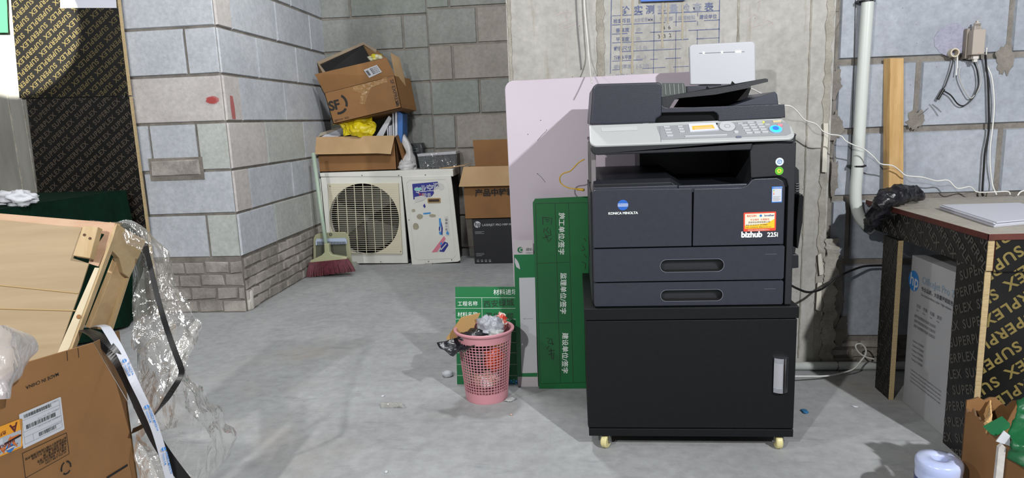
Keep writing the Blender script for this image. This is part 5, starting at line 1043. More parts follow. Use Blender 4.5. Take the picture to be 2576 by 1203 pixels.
for px in (893, 1080):
    mb = MB(); a, b = ony(px-9, 668, yA), ony(px+9, 668, yA); mb.box(a.x, b.x, yA-.03, yA+.25, 0, .008, 0); mb.box(a.x+.01, b.x-.01, yA-.01, yA+.25, .008, bz0+.004, 0); mb.build('foot', mat('foot_grey', 'a6a59e', .6), ac)
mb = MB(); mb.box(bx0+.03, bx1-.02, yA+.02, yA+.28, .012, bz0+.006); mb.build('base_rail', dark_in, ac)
# ================================================================ BROOM AND DUSTPAN
br = thing('broom', tuple(onz(832, 697)), 'broom with dark red bristles and pale green handle leaning against the air conditioner', 'broom')
yb1 = 4.36
mb = MB(); mb.tube([ony(823, 634, yb1), ony(806, 520, yb1+.06), ony(788, 385, yb1+.12)], .0135, 12); mb.build('handle', mat('mint_handle', 'a3b5a4', .4), br, smooth=True)
mb = MB(); P = XZ(yb1, [(817, 612), (829, 612), (831, 633), (836, 640), (874, 646), (875, 652), (781, 661), (782, 655), (810, 642), (818, 634)]); mb.prism([(x, yb1-.018, z) for x, z in P], (0, .036, 0)); mb.build('broom_head', mat('olive_head', 'a4a685', .45), br, bevel=.006, seg=3)
mb = MB(); random.seed(3); nb = 62
for row in range(4):
    for k in range(nb):
        t = (k+random.uniform(-.2, .2))/(nb-1); top = ony(779+96*t, 660-9*t, yb1-.015+row*.01); bot = ony(771+122*t+random.uniform(-1, 1), 699-16*t+random.uniform(-1.5, .5), yb1-.05+row*.033); bot.z = max(bot.z, .002)
        mid = top.lerp(bot, .5)+Vector((0, 0, .004)); mb.tube([top, mid, bot], [.0035, .0032, .0022], 4)
bz = mb.build('bristles', mat('burgundy_bristle', '4b1f28', .7, '6b303a', 50), br); bz['kind'] = 'stuff'
dp = thing('dustpan', tuple(onz(838, 690)), 'pale green dustpan with grey comb teeth standing behind the broom head', 'dustpan')
yd = yb1+.07; mb = MB(); P = XZ(yd, [(788, 662), (788, 600), (793, 591), (802, 587), (862, 583), (873, 588), (878, 598), (886, 668)]); mb.prism([(x, yd, z) for x, z in P], (0, .012, 0)); body = mb.build('back', mat('olive_pan', '98997b', .5), dp, bevel=.004)
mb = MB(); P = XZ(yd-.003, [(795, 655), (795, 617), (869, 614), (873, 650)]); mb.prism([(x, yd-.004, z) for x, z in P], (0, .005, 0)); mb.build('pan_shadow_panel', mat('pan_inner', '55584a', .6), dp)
mb = MB(); P = XZ(yd-.01, [(794, 606), (797, 601), (868, 599), (872, 604), (872, 614), (794, 617)]); mb.prism([(x, yd-.012, z) for x, z in P], (0, .008, 0), 0)
for k in range(25): c, = XZ(yd-.014, [(799+k*2.9, 611)]); mb.box(c[0]-.0028, c[0]+.0012, yd-.014, yd-.012, c[1]-.016, c[1]+.008, 1)
mb.build('comb', [mat('comb_blue', 'a9b7cc', .45), mat('comb_gap', '3b3d3a', .6)], dp)
mb = MB(); c, = XZ(yd, [(832, 590)]); mb.ring(circ(.011, 16, *c), circ(.006, 16, *c), .004, 0, 0, frame((0, yd, 0), (1, 0, 0), (0, 0, 1))); mb.build('hanging_hole', mat('dark_ring', '4d4f44', .5), dp)
# ================================================================ CARTONS IN THE ALCOVE
def panel(mb, pts, y0_, t, mi=0, ys=None):
    """flat cardboard wall from photo outline; ys gives each corner its own depth"""
    P = [ony(p[0], p[1], ys[i] if ys else y0_) for i, p in enumerate(pts)]; mb.prism(P, (0, t, 0), mi); return P
lc = thing('open_carton', tuple(ony(900, 432, 4.75)), 'open brown carton full of binders on top of the air conditioner, front flap folded down', 'carton')
ztop = ZA_+.001
mb = MB(); a, b = ony(802, 432, 4.74), ony(999, 429, 4.74); zt_ = ony(900, 348, 4.74).z
for (q0, q1, r0_, r1_) in ((a.x, b.x, 4.74, 4.745), (a.x, b.x, 4.97, 4.975), (a.x, a.x+.005, 4.74, 4.97), (b.x-.005, b.x, 4.74, 4.97)): mb.box(q0, q1, r0_, r1_, ztop+.001, zt_, 0)
mb.box(a.x, b.x, 4.74, 4.97, ztop+.001, ztop+.005, 0); mb.build('carton', card, lc)
mb = MB(); panel(mb, [(781, 345), (993, 341), (983, 388), (950, 386), (773, 389)], 0, .004, 0, [4.735, 4.735, 4.68, 4.68, 4.68]); mb.build('front_flap', card_light, lc)
mb = MB(); panel(mb, [(995, 342), (1013, 334), (1018, 345), (1021, 400), (1012, 404)], 0, .004, 0, [4.74, 4.9, 4.9, 4.8, 4.76]); mb.build('side_flap', card, lc)
mb = MB(); panel(mb, [(781, 343), (857, 318), (864, 322), (800, 345)], 0, .004, 0, [4.75, 4.95, 4.95, 4.76]); mb.build('left_flap', [mat('flap_edge', 'a59c8c', .8)], lc)
zfl = zt_-.03
def binder(name, pts, y, t, m, label, cat='binder', group=None):
    mb = MB(); P = [ony(p[0], p[1], y) for p in pts]; mb.prism(P, (0, t, 0), 0); return tag(mb.build(name, m, bevel=.0015), label, cat, group)
binder('file_binder', [(987, 280), (990, 278), (993, 360), (988, 360)], 4.80, .15, white_lab, 'narrow white file binder standing left of the pair in front of the blue one')
binder('file_binder', [(993.5, 278), (999, 277), (1000, 360), (994, 360)], 4.80, .15, mat('binder_grey', 'c6cad3', .5), 'pale grey file binder touching the blue binder in the open carton')
binder('file_binder', [(1000, 278), (1013, 287), (1013, 336), (1009, 360), (1001, 360)], 4.80, .15, mat('binder_blue', '2a66ad', .45), 'blue file binder standing at the right end of the open carton')
binder('white_box_file', [(978, 291), (985, 298), (958, 355), (946, 342)], 4.79, .05, white_lab, 'white slab leaning diagonally in the open carton beside the binders', 'box file')
for k, px in enumerate((973, 978, 982)): binder('paper_pad', [(px, 318-k), (px+3.2, 317-k), (px+4, 350), (px+1, 350)], 4.80, .08, [white_lab, paper, white_pl][k], 'small white pad standing between the diagonal slab and the binders', 'pad', 'small white pads in the open carton')
st = thing('magazine_pile', tuple(ony(840, 345, 4.8)), 'fanned pile of white papers lying at the left in the open carton', 'papers')
for k in range(7):
    mb = MB(); P = [ony(px, py, yy) for px, py, yy in ((806+k*2, 344-k*1.2+3, 4.77), (863+k*.9, 321+k*1.9, 4.93), (868+k*.9, 324+k*1.9, 4.93), (816+k*5, 346, 4.77))]; mb.prism(P, (0, 0, .004), 0); mb.build('sheet_bundle', paper, st)
sheet('yellow_bag', [ony(834, 318, 4.86), ony(850, 312, 4.80), ony(858, 322, 4.76), ony(866, 342, 4.765)], [ony(930, 284, 4.80), ony(945, 305, 4.77), ony(945, 330, 4.76), ony(938, 343, 4.765)], yellow_bag, 'crumpled yellow plastic bag spilling out of the open carton', 'bag', .022, 34, 26, 6, .04, thick=.003, freq=14)
mb = MB()
# ---- tilted carton on top with printed courier mark
Ysf = 4.70; sf = thing('courier_carton', tuple(ony(920, 300, Ysf)), 'tilted brown courier carton with open flaps balanced on the open carton', 'carton')
def depth_panel(mb, pts, mi=0, t=Vector((0, .004, 0))):
    P = [ony(*p) for p in pts]; mb.prism(P, t, mi); return P
mb = MB(); FP = depth_panel(mb, [(816, 235, Ysf), (993, 191, Ysf), (1010, 271, Ysf), (839, 312, Ysf)]); 
Dv = Vector((.0, .22, .0))
mb.prism([FP[1], FP[2], FP[2]+Vector((.055, .22, -.02)), FP[1]+Vector((.055, .22, -.01))], (-.004, 0, 0), 0)
mb.prism([FP[0], FP[3], FP[3]+Vector((.055, .22, -.02)), FP[0]+Vector((.055, .22, -.01))], (.004, 0, 0), 1)
mb.prism([FP[3], FP[2], FP[2]+Vector((.055, .22, -.02)), FP[3]+Vector((.055, .22, -.02))], (0, 0, .004), 0)
mb.prism([FP[0]+Vector((.055, .22, -.01)), FP[1]+Vector((.055, .22, -.01)), FP[2]+Vector((.055, .22, -.02)), FP[3]+Vector((.055, .22, -.02))], (0, -.004, 0), 1)
mb.build('carton', [card, card_in], sf)
mb = MB(); depth_panel(mb, [(792, 187, Ysf-.05), (972, 145, Ysf-.03), (993, 190, Ysf), (816, 234, Ysf)]); ff = mb.build('front_flap', card, sf)
mb = MB(); depth_panel(mb, [(982, 132, Ysf+.06), (1005, 146, Ysf+.14), (1018, 200, Ysf+.12), (1026, 250, Ysf+.15), (993, 191, Ysf+.01)]); mb.build('side_flap', card_light, sf)
mb = MB(); depth_panel(mb, [(798, 159, Ysf+.18), (914, 108, Ysf+.2), (950, 128, Ysf+.22), (972, 146, Ysf+.2), (958, 200, Ysf+.2), (812, 215, Ysf+.18)]); mb.build('back_flap', [card_in], sf)
mb = MB(); depth_panel(mb, [(797, 156, Ysf+.172), (913, 106, Ysf+.19), (918, 111, Ysf+.19), (802, 163, Ysf+.172)]); depth_panel(mb, [(913, 106, Ysf+.19), (948, 125, Ysf+.2), (946, 133, Ysf+.2), (916, 113, Ysf+.19)]); depth_panel(mb, [(797, 156, Ysf+.172), (803, 160, Ysf+.172), (820, 183, Ysf+.1), (812, 184, Ysf+.1)]); mb.build('flap_edge', mat('flap_grey', '8b7c68', .8), sf)
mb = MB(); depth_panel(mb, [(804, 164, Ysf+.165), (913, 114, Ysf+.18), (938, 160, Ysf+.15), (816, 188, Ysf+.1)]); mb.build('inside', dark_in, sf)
# printed marks
d = (FP[1]-FP[0]).normalized(); Fc = frame((FP[0].x, Ysf-.0008, FP[0].z), d, (0, 0, 1)); W = lambda *p: pxuv(Fc, p)
mb = MB(); a, = W((830, 279)); mb.text('SF', .09, Fc, 0, .035, .95, at=a)
cc, = W((850, 262)); rr = .072
for a0, a1 in ((-28, 52), (-108, -42)): 
    o_ = [(cc[0]+rr*math.cos(math.radians(a0+(a1-a0)*k/14)), cc[1]+rr*math.sin(math.radians(a0+(a1-a0)*k/14)), .001) for k in range(15)]; i_ = [(cc[0]+(rr-.017)*math.cos(math.radians(a0+(a1-a0)*k/14)), cc[1]+(rr-.017)*math.sin(math.radians(a0+(a1-a0)*k/14)), .001) for k in range(14, -1, -1)]; mb.add(o_+i_, [(k, k+1, 28-k, 29-k) for k in range(14)], 0, Fc)
a, = W((981, 201)); mb.text('SF EXPRESS', .036, Fc, 0, .01, at=a, rot=-90); a, = W((997, 268)); mb.text('5', .045, Fc, 0, .035, at=a); a, = W((842, 306)); mb.text('@SF1519   9533', .016, Fc, 0, .01, at=a)
mb.build('printed_mark', ink, sf)['kind'] = 'stuff'
mb = MB(); pts = W((886, 218), (958, 200), (972, 192), (975, 206), (935, 220), (925, 240), (918, 262), (905, 262), (908, 236), (888, 228)); mb.flat([(x, y, .0012) for x, y in pts], 0, Fc); mb.build('clear_tape', mat('tape_gloss', '8f6d45', .12, 'b39a78', 60, contrast=(.5, .72), bump=.8, bscale=30), sf)
n_ = (FP[1]-FP[0]).cross(ony(972, 145, Ysf-.03)-FP[1]).normalized(); 
if n_.y > 0: n_ = -n_
o0_ = FP[1]; up_ = (ony(792, 187, Ysf-.05)-FP[0]); Fl = frame(FP[0]+n_*.0015, d, up_)
W2 = lambda *p: pxuv(Fl, p); mb = MB()
q = W2((915, 176), (948, 163), (961, 181), (929, 196)); mb.flat([(x, y, .0008) for x, y in q], 0, Fl)
ux_ = (Vector(q[1])-Vector(q[0])); an = math.degrees(math.atan2(ux_.y, ux_.x)); L_ = ux_.length
for k in range(4): p = Vector(q[0]).lerp(Vector(q[3]), .25+.18*k)+ux_*.08; mb.text('8826 013 %d' % (k+3), .012, Fl, 1, .02, at=(p.x+ux_.x*.3, p.y+ux_.y*.3), rot=an, z=.0014)
for k in range(9): p = Vector(q[0]).lerp(Vector(q[3]), .2+.07*k)+ux_*.06; mb.stroke([tuple(p), tuple(p+ux_*.18)], .002+.002*(k % 2), Fl, 1, .0014)
mb.build('shipping_label', [white_lab, ink], ff)['label'] = 'white shipping label'
crumple('clear_bag', ony(945, 146, Ysf+.09), .05, .03, .022, mat('clear_yellow', 'c9c7b0', .15, 'c4b928', 14, contrast=(.5, .56), bump=.7, bscale=40, bdist=.01), 'clear and yellow plastic wrapping poking out of the tilted courier carton', 'bag', 41, .5)
# ---- white bag, black device and wrapped grille on the air conditioner
sheet('white_bag', [ony(1000, 335, 4.84), ony(1010, 360, 4.82), ony(1020, 385, 4.80), ony(1004, 410, 4.76), ony(1005, 425, 4.75)], [ony(1019, 338, 4.88), ony(1033, 370, 4.86), ony(1045, 400, 4.82), ony(1050, 425, 4.78), ony(1040, 431, 4.76)], white_bag, 'white translucent plastic bag slumped between the open carton and the wrapped grille', 'bag', .012, 20, 30, 8, .04, thick=.002, freq=10)
crumple('white_bag', ony(1024, 417, 4.76)+Vector((0, 0, .0)), .056, .045, .036, white_bag, 'rounded white bag end resting on the air conditioner edge', 'bag', 44, .3, .2, 30)
dv = thing('black_device', tuple(ony(1050, 400, 4.93)), 'small black electronic device behind the white bag on the air conditioner', 'device')
yv = 4.92; mb = MB(); P = XZ(yv, [(1028, 362), (1060, 360), (1064, 372), (1064, 424), (1028, 424)]); mb.prism([(x, yv, z) for x, z in P], (0, .09, 0)); mb.build('case', mat('device_slate', '25292d', .4), dv, bevel=.003)
mb = MB(); Fv = frame((0, yv-.001, 0), (1, 0, 0), (0, 0, 1))
for a, b in (((1033, 371), (1040, 370)), ((1034, 376), (1052, 373)), ((1034, 382), (1054, 380))): mb.stroke(XZ(yv, [a, b]), .004, Fv, 0)
c, = XZ(yv, [(1050, 376)]); mb.ring(circ(.008, 14, *c), circ(.005, 14, *c), .001, None, 0, Fv); mb.stroke(XZ(yv, [(1058, 364), (1060, 372)]), .005, Fv, 0); mb.build('front_detail', mat('dev_lines', '70777c', .4), dv)
gr = thing('wrapped_grille', tuple(ony(1100, 428, 4.80)), 'dark louvred grille wrapped in clear film on top of the air conditioner', 'grille')
yg = 4.76; mb = MB(); P = XZ(yg, [(1051, 393), (1147, 388), (1149, 424), (1056, 428)]); P = [(x, max(z, ZA_+.004)) for x, z in P]; mb.prism([(x, yg+.006, z) for x, z in P], (0, .16, 0)); mb.build('core', mat('grille_dark', '2c3033', .5), gr, bevel=.004)
mb = MB()
for k in range(7): a, b = XZ(yg, [(1053+k*.4, 396+k*4.3), (1096, 394+k*4.3)]); mb.prism([(a[0], yg, a[1]), (b[0], yg, b[1]), (b[0], yg, b[1]+.004), (a[0], yg, a[1]+.004)], (0, .006, 0))
for k in range(4): a, b = XZ(yg, [(1066+k*10, 392), (1068+k*10, 427)]); mb.prism([(a[0], yg, a[1]), (a[0]+.003, yg, a[1]), (b[0]+.003, yg, b[1]), (b[0], yg, b[1])], (0, .006, 0))
mb.build('louvres', mat('louvre', '596064', .4), gr)
mb = MB(); P = XZ(yg, [(1049, 388), (1147, 381), (1147, 388), (1051, 394)]); mb.prism([(x, yg-.002, z) for x, z in P], (0, .16, 0)); mb.build('rim', mat('film_rim', 'b3b3b8', .3), gr, bevel=.002)
mb = MB(); g4 = [ony(*p, yg-.006) for p in ((1049, 388), (1149, 383), (1150, 426), (1058, 430))]
mb.grid(lambda u, v: g4[0].lerp(g4[1], u).lerp(g4[3].lerp(g4[2], u), v)+Vector((0, -.006*abs(noise.noise((u*9, v*2, 1)))-.003*noise.noise((u*30, v*4, 3)), 0)), 40, 14); mb.build('film', film('wrap_film', 'c4c8cc', .05), gr, smooth=True, recalc=False)
mb = MB(); mb.prism([Vector((x, y, ZA_+z_)) for x, y, z_ in ((ony(1105, 428, 4.74).x, 4.745, .0), (ony(1130, 425, 4.74).x, 4.745, .0), (ony(1168, 416, 4.72).x, 4.75, .014), (ony(1185, 412, 4.84).x, 4.84, .02), (ony(1150, 414, 4.9).x, 4.9, .0))], (0, 0, .003)); tag(mb.build('card_strip', card_light), 'thin strip of cardboard lying under the wrapped grille towards the right carton', 'cardboard')
# ---- right: transfer carton and black printer carton
yk = 4.66
bc2 = thing('black_printer_carton', tuple(ony(1235, 664, yk)), 'black printer carton with round white logo standing under the transfer carton', 'carton')
mb = MB(); P = XZ(yk, [(1185, 551), (1330, 546), (1332, 661), (1191, 664)]); P = [(P[0][0]+.005, P[0][1]), (P[1][0], P[0][1]), (P[1][0], .0), (P[0][0]+.012, .0)]; mb.prism([(x, yk, z) for x, z in P], (0, .25, 0)); mb.build('carton', mat('carton_black', '1b1c20', .4, '212227', 5), bc2, bevel=.003)
Fk = frame((0, yk-.001, 0), (1, 0, 0), (0, 0, 1)); K = lambda *p: XZ(yk, p); mb = MB()
c, = K((1201, 565)); mb.flat([(x, y, 0) for x, y in circ(.0235, 32, *c)], 0, Fk); mb.text('hp', .042, Fk, 1, .014, at=(c[0]-.019, c[1]-.011), rot=-2, z=.001)
mb.text('LASERJET PRO MFP M126', .022, Fk, 0, .004, at=K((1213, 569))[0]); 
for k in range(3): mb.stroke(K((1195, 583+k*2.5), (1218-(k == 1)*6, 582.7+k*2.5)), .0014, Fk, 0)
for k in range(3): mb.stroke(K((1198, 638+k*3), (1218-(k == 2)*5, 637.6+k*3)), .0014, Fk, 0)
for k in range(4):
    c, = K((1203+k*10, 655.5)); mb.stroke([(c[0]-.006, c[1]-.008), (c[0]-.006, c[1]+.008)], .0022, Fk, 0); mb.stroke([(c[0]+.003, c[1]-.008), (c[0]+.003, c[1]+.008)], .0022, Fk, 0); mb.stroke([(c[0]-.009, c[1]-.009), (c[0]+.007, c[1]-.009)], .002, Fk, 0)
mb.build('printed_mark', [white_lab, mat('carton_black', '1b1c20', .4)], bc2)['kind'] = 'stuff'
tcn = thing('transfer_carton', tuple(ony(1225, 549, yk)), 'brown carton with large black characters and open flaps on the black printer carton', 'carton')
zk = XZ(yk, [(1185, 551)])[0][1]+.001; mb = MB(); xk0, xk1 = K((1170, 520))[0][0], K((1330, 520))[0][0]; zkt = K((1165, 425))[0][1]
for (q0, q1, r0_, r1_) in ((xk0, xk1, yk-.01, yk-.006), (xk0, xk1, yk+.28, yk+.284), (xk0, xk0+.004, yk-.006, yk+.28), (xk1-.004, xk1, yk-.006, yk+.28)): mb.box(q0, q1, r0_, r1_, zk, zkt, 0)
mb.box(xk0, xk1, yk-.01, yk+.28, zk, zk+.004, 0); mb.build('carton', card, tcn)
mb = MB(); P = [ony(*p) for p in ((1166, 420, yk-.012), (1340, 416, yk-.012), (1340, 466, yk-.06), (1154, 470, yk-.06))]; mb.prism(P, (0, .004, 0)); mb.build('front_flap', card_light, tcn)
mb = MB(); P = [ony(*p) for p in ((1189, 350, yk+.30), (1340, 345, yk+.30), (1340, 420, yk+.285), (1196, 420, yk+.285))]; mb.prism(P, (0, .004, 0)); mb.build('back_flap', card, tcn)
Fk2 = frame((0, yk-.011, 0), (1, 0, 0), (0, 0, 1)); mb = MB(); mb.text('产品中转箱', .056, Fk2, 0, .03, at=XZ(yk-.011, [(1195, 493)])[0]); mb.build('printed_mark', ink, tcn)
# ================================================================ GREEN-CLOTH TABLE ON THE LEFT
tb = thing('covered_table', (-2.9, 3.0, 0), 'table covered with dark green velvet cloth at the left in front of the printed board', 'table')
c1 = ony(312, 480, 3.40); zt3 = c1.z; c2 = onz(0, 524, zt3); c2 = Vector((c1.x-.02, 2.55, zt3))
mb = MB()
def edge_pt(t): 
    L = [(-4.0, 2.5), (c1.x-.03, 2.5), (c1.x, 3.40), (-4.0, 3.43)]; return L
T = [Vector((x, y, zt3)) for x, y in edge_pt(0)]
mb.prism(T, (0, 0, -.02)); mb.build('table_board', wood3, tb)
mb = MB()
mb.flat([T[0]+Vector((0, 0, .003)), T[1]+Vector((0, 0, .003)), T[2]+Vector((.004, 0, .003)), T[3]+Vector((0, 0, .003))], 0)
def drape(a, b, n, ln, seed):
    def fn(u, v):
        p = a.lerp(b, u); t = (b-a).normalized(); nn = Vector((t.y, -t.x, 0)); w_ = (.018*math.sin(u*n*6.28+seed)+.02*noise.noise((u*n*2, seed, 0)))*min(v*2, 1)
        return p+nn*(w_+.006+v*.03)+Vector((0, 0, .003-v*(ln+.01*noise.noise((u*8, seed, 2)))))
    mb.grid(fn, 60, 12, 0)
drape(T[1], T[2]+Vector((.004, 0, 0)), 4, zt3-.012, 1); drape(T[0], T[1], 4, zt3-.012, 2)
mb.build('tablecloth', cloth_g, tb, smooth=False, recalc=False)
for x, y in ((T[1].x-.08, 2.58), (T[2].x-.08, 3.34)): mb = MB(); mb.box(x-.02, x+.02, y-.02, y+.02, 0, zt3-.02); mb.build('leg', wood3, tb)
crumple('tissue', onz(47, 499, zt3+.035)+Vector((0, 0, .0)), .075, .05, .032, mat('tissue_white', 'c9cbd0', .7), 'crumpled white tissue lying on the green tablecloth', 'tissue', 51, .6)
mb = MB(); mb.prism([onz(-40, 509, zt3+.004), onz(15, 507, zt3+.004), onz(16, 515, zt3+.004), onz(-40, 518, zt3+.004)], (0, 0, .006)); tag(mb.build('white_card', white_lab), 'white card lying on the green tablecloth at the left picture edge', 'card')
# ================================================================ LARGE CARTON, CRATE FRAME, STRAPS AND FILM IN THE LEFT FOREGROUND
dh = ray(1670, 290); dh.z = 0; dh.normalize(); pC = ony(345, 1203, 1.45); nC = Vector((dh.y, -dh.x, 0))    # face towards +x
hitC = lambda px, py, o=0: hit(px, py, pC+nC*o, nC)
big = thing('shipping_carton', (pC.x-.2, 1.3, 0), 'large brown shipping carton upside down in the left foreground with barcode label', 'carton')
top = [hitC(*p) for p in ((-60, 978), (0, 955), (65, 913), (66, 912), (235, 863), (320, 1010), (345, 1203))]
bot_far = Vector((top[-1].x, top[-1].y, 0)); ext = (top[-1]-top[-2]); bot_far = pC+Vector((0, 0, -pC.z)); 
near = top[0]-dh*.25; 
mb = MB(); poly = [Vector((near.x, near.y, 0)), near, top[0], top[1], top[2], top[4], top[5], top[6], Vector((pC.x, pC.y, 0))]
mb.prism(poly, -nC*.005, 0); fc = mb.build('front_wall', card, big, bevel=0)
# other walls of the box
bk = -nC*.52; zf_ = top[5].z
fold = [near, top[5]]; A0 = Vector((near.x, near.y, 0)); B0 = Vector((pC.x, pC.y, 0)); 
mb = MB(); mb.prism([B0, Vector((top[5].x, top[5].y, top[5].z)), Vector((top[5].x, top[5].y, top[5].z))+bk, B0+bk], -dh*.005, 0); mb.prism([A0+bk, B0+bk, Vector((B0.x, B0.y, zf_))+bk, Vector((A0.x, A0.y, zf_))+bk], nC*.005, 0); mb.prism([A0, A0+bk, Vector((A0.x, A0.y, zf_))+bk, Vector((A0.x, A0.y, zf_))], dh*.005, 0)
mb.build('rear_walls', card_in, big)
mb = MB(); P = [ony(*p) for p in ((236, 862, top[4].y+.005), (300, 832, 1.62), (299, 850, 1.62), (303, 900, 1.62), (322, 1008, top[5].y+.006))]; mb.prism(P, (-.003, .002, 0)); mb.build('side_flap', [mat('flap_brown', '70502c', .85)], big)
FB = frame(pC+nC*.0012, dh, (0, 0, 1)); V = lambda *p: pxuv(FB, p); 
ud = V((120, 940), (145, 934))
mb = MB(); a, b = V((146, 945), (60, 968)); d_ = Vector(b)-Vector(a); an = math.degrees(math.atan2(d_.y, d_.x)); s_ = d_.length/5.9
mb.text('MADE IN CHINA', s_*.78, FB, 0, .006, 1.0, at=V((147, 937))[0], rot=180+0*an, z=.0004)
P4 = V((56, 1141), (167, 1089), (174, 1142), (64, 1203)); 
for a, b in zip(P4, P4[1:]+P4[:1]): mb.stroke([a, b], .0012, FB, 0, .0004)
for k, st in enumerate(('本产品适用于中国大陆地区销售使用', '制造商 柯尼卡美能达 办公系统', '无锡工业园区 第二期', '产品名称 数码复合机 型号', '经销 上海 有限公司 进口', 'A3 225i A789 COPY', )):
    mb.text(st, .0062, FB, 0, .015, at=V((166.5, 1098+k*7.2))[0], rot=180, z=.0004)
a, b = V((268, 1203), (321, 1170)); mb.stroke([a, b], .006, FB, 0, .0004)
c, = V((166, 1177))
for k in range(3):
    an = math.radians(k*120+30); p = [(c[0]+.012*math.cos(an+q), c[1]+.014*math.sin(an+q)) for q in (-.85, -.3, .3, .75)]; mb.stroke(p, .0035, FB, 0, .0004); mb.stroke([(x*.8+c[0]*.2, y*.8+c[1]*.2) for x, y in p], .0009, FB, 1, .0006)
for x in (168, 196): mb.stroke(V((x, 884-(x-168)*.3), (x+2, 908-(x-168)*.3)), .0014, FB, 0, .0004)
mb.build('printed_mark', [ink, card], fc)['kind'] = 'stuff'
# white barcode label
q = V((47, 1043), (153, 1000), (162, 1080), (58, 1130)); o_ = Vector(q[3]); 
Lu = (Vector(q[2])-o_); Lv = (Vector(q[0])-o_)
T2 = lambda u, v: tuple(o_+Lu*u+Lv*v)
mb = MB(); mb.flat([T2(*p)+(.0005,) for p in ((.01, .0), (.98, .0), (1, .02), (1, .98), (.98, 1), (.02, 1), (0, .98), (0, .02))], 0, FB)
for a, b in (((.05, .1), (.95, .1)), ((.05, .78), (.95, .78)), ((.05, .45), (.95, .45)), ((.05, .1), (.05, .78)), ((.95, .1), (.95, .95)), ((.25, .1), (.25, .3)), ((.05, .3), (.95, .3))): mb.stroke([T2(*a), T2(*b)], .0006, FB, 1, .0009)
random.seed(11)
for (u0, u1, v0, v1) in ((.1, .75, .83, .93), (.12, .82, .5, .62), (.38, .8, .14, .25)):
    u = u0
    while u < u1:
        w_ = random.choice((.006, .01, .016)); mb.add([T2(*p)+(.0009,) for p in ((u, v0), (u+w_, v0), (u+w_, v1), (u, v1))], [(0, 1, 2, 3)], 2, FB); u += w_+random.choice((.006, .012))
for v in (.96, .7, .47, .28): mb.text('A798G210  225i  5 6 1 7 3 0', .0045, FB, 1, .01, at=T2(.93, v), rot=180, z=.0009)
mb.build('barcode_label', [white_lab, mat('label_grey_print', '7b8087', .6), ink], fc)['label'] = 'white barcode label'
q = V((-30, 1085), (47, 1056), (56, 1125), (-30, 1162)); o_ = Vector(q[3]); Lu = (Vector(q[2])-o_); Lv = (Vector(q[0])-o_)
mb = MB(); mb.flat([T2(*p)+(.0005,) for p in ((0, 0), (.96, 0), (1, .05), (1, .95), (.96, 1), (0, 1))], 0, FB); mb.flat([T2(*p)+(.0009,) for p in ((0, .06), (.95, .06), (.95, .62), (0, .62))], 1, FB)
mb.flat([T2(*p)+(.0012,) for p in ((.55, .44), (.64, .56), (.64, .5), (.9, .5), (.9, .38), (.64, .38), (.64, .32))], 3, FB); mb.stroke([T2(.45, .36), T2(.95, .44)], .004, FB, 4, .0014)
mb.text('A', .024, FB, 5, .03, at=T2(.83, .93), rot=180, z=.0009); mb.text('危険注意', .0085, FB, 5, .02, at=T2(.5, .8), rot=180, z=.0009)
mb.text('WARNING', .021, FB, 3, .03, at=T2(.8, .36), rot=180, z=.0013); mb.text('HANDLE', .0085, FB, 5, .03, at=T2(.75, .40), rot=180, z=.0016)
mb.flat([(x, y, .0013) for x, y in circ(.0085, 24, *T2(.62, .15))], 2, FB); mb.stroke([(T2(.62, .15)[0]-.008, T2(.62, .15)[1]), (T2(.62, .15)[0]+.008, T2(.62, .15)[1])], .003, FB, 6, .0016); mb.text('KONICA MINOLTA', .005, FB, 4, .01, at=T2(.85, .23), rot=180, z=.0013)
mb.flat([T2(*p)+(.0013,) for p in ((.0, .4), (.4, .4), (.4, .58), (.0, .58))], 6, FB)
mb.build('warning_label', [mat('label_orange', 'dd962a', .4), mat('label_silver', 'a7abb2', .4), hp_blue, mat('label_rust', 'c66a30', .5), ink, mat('label_maroon', '5a2320', .5), white_lab], fc)['label'] = 'orange and silver warning label'
# ---- wooden crate frame standing in the carton
nK = Vector((.22, -1, .3)).normalized(); pK = ony(290, 562, 1.58)
hk = lambda px, py, o=0: hit(px, py, pK+nK*o, nK)
eK = ony(368, 605, 1.72)-pK
cr = thing('crate_frame', tuple(hk(150, 900)), 'pale wooden crate end with cardboard sheet tilted inside the large shipping carton', 'crate')
def kb(mb, pts, o=0, t=.018, mi=0, ex=None):
    P = [hk(px, py, o) for px, py in pts]; mb.prism(P, ex if ex is not None else -nK*t, mi)
mb = MB(); kb(mb, [(-60, 533), (0, 537), (290, 561), (286, 578), (247, 671), (222, 663), (228, 640), (262, 590), (205, 573), (-60, 552)], .0, .02); mb.build('top_board', wood2, cr, bevel=.001)
mb = MB(); kb(mb, [(-60, 552), (0, 553), (206, 573), (184, 650), (223, 663), (203, 725), (142, 897), (60, 960), (-60, 1000)], .004, .004)
mb.build('cardboard_sheet', [card_pale], cr)
mb = MB(); 
for a, b in (((-60, 712), (196, 738)), ((-60, 775), (190, 782))): 
    p, q = hk(*a, .0045), hk(*b, .0045); mb.tube([p, p.lerp(q, .5), q], .0018, 5)
mb.build('crease', mat('crease_tan', 'a68c60', .8), cr)
mb = MB(); kb(mb, [(208, 569), (247, 571), (226, 650), (183, 643)], .036, .03, 0, (hk(266, 580)-hk(247, 571, .036))*.62); b_ = mb.build('corner_block', wood, cr, bevel=.0015)
mb = MB(); 
for c in ((212, 591), (226, 600)): p = hk(*c, .0372); mb.lathe([(0, .0), (.0034, .0002), (.0034, -.002)], 10, 0, Matrix.Translation(p) @ nK.to_track_quat('Z', 'Y').to_matrix().to_4x4())
mb.build('nail_hole', mat('nail_brown', '4a2d1a', .7), b_)
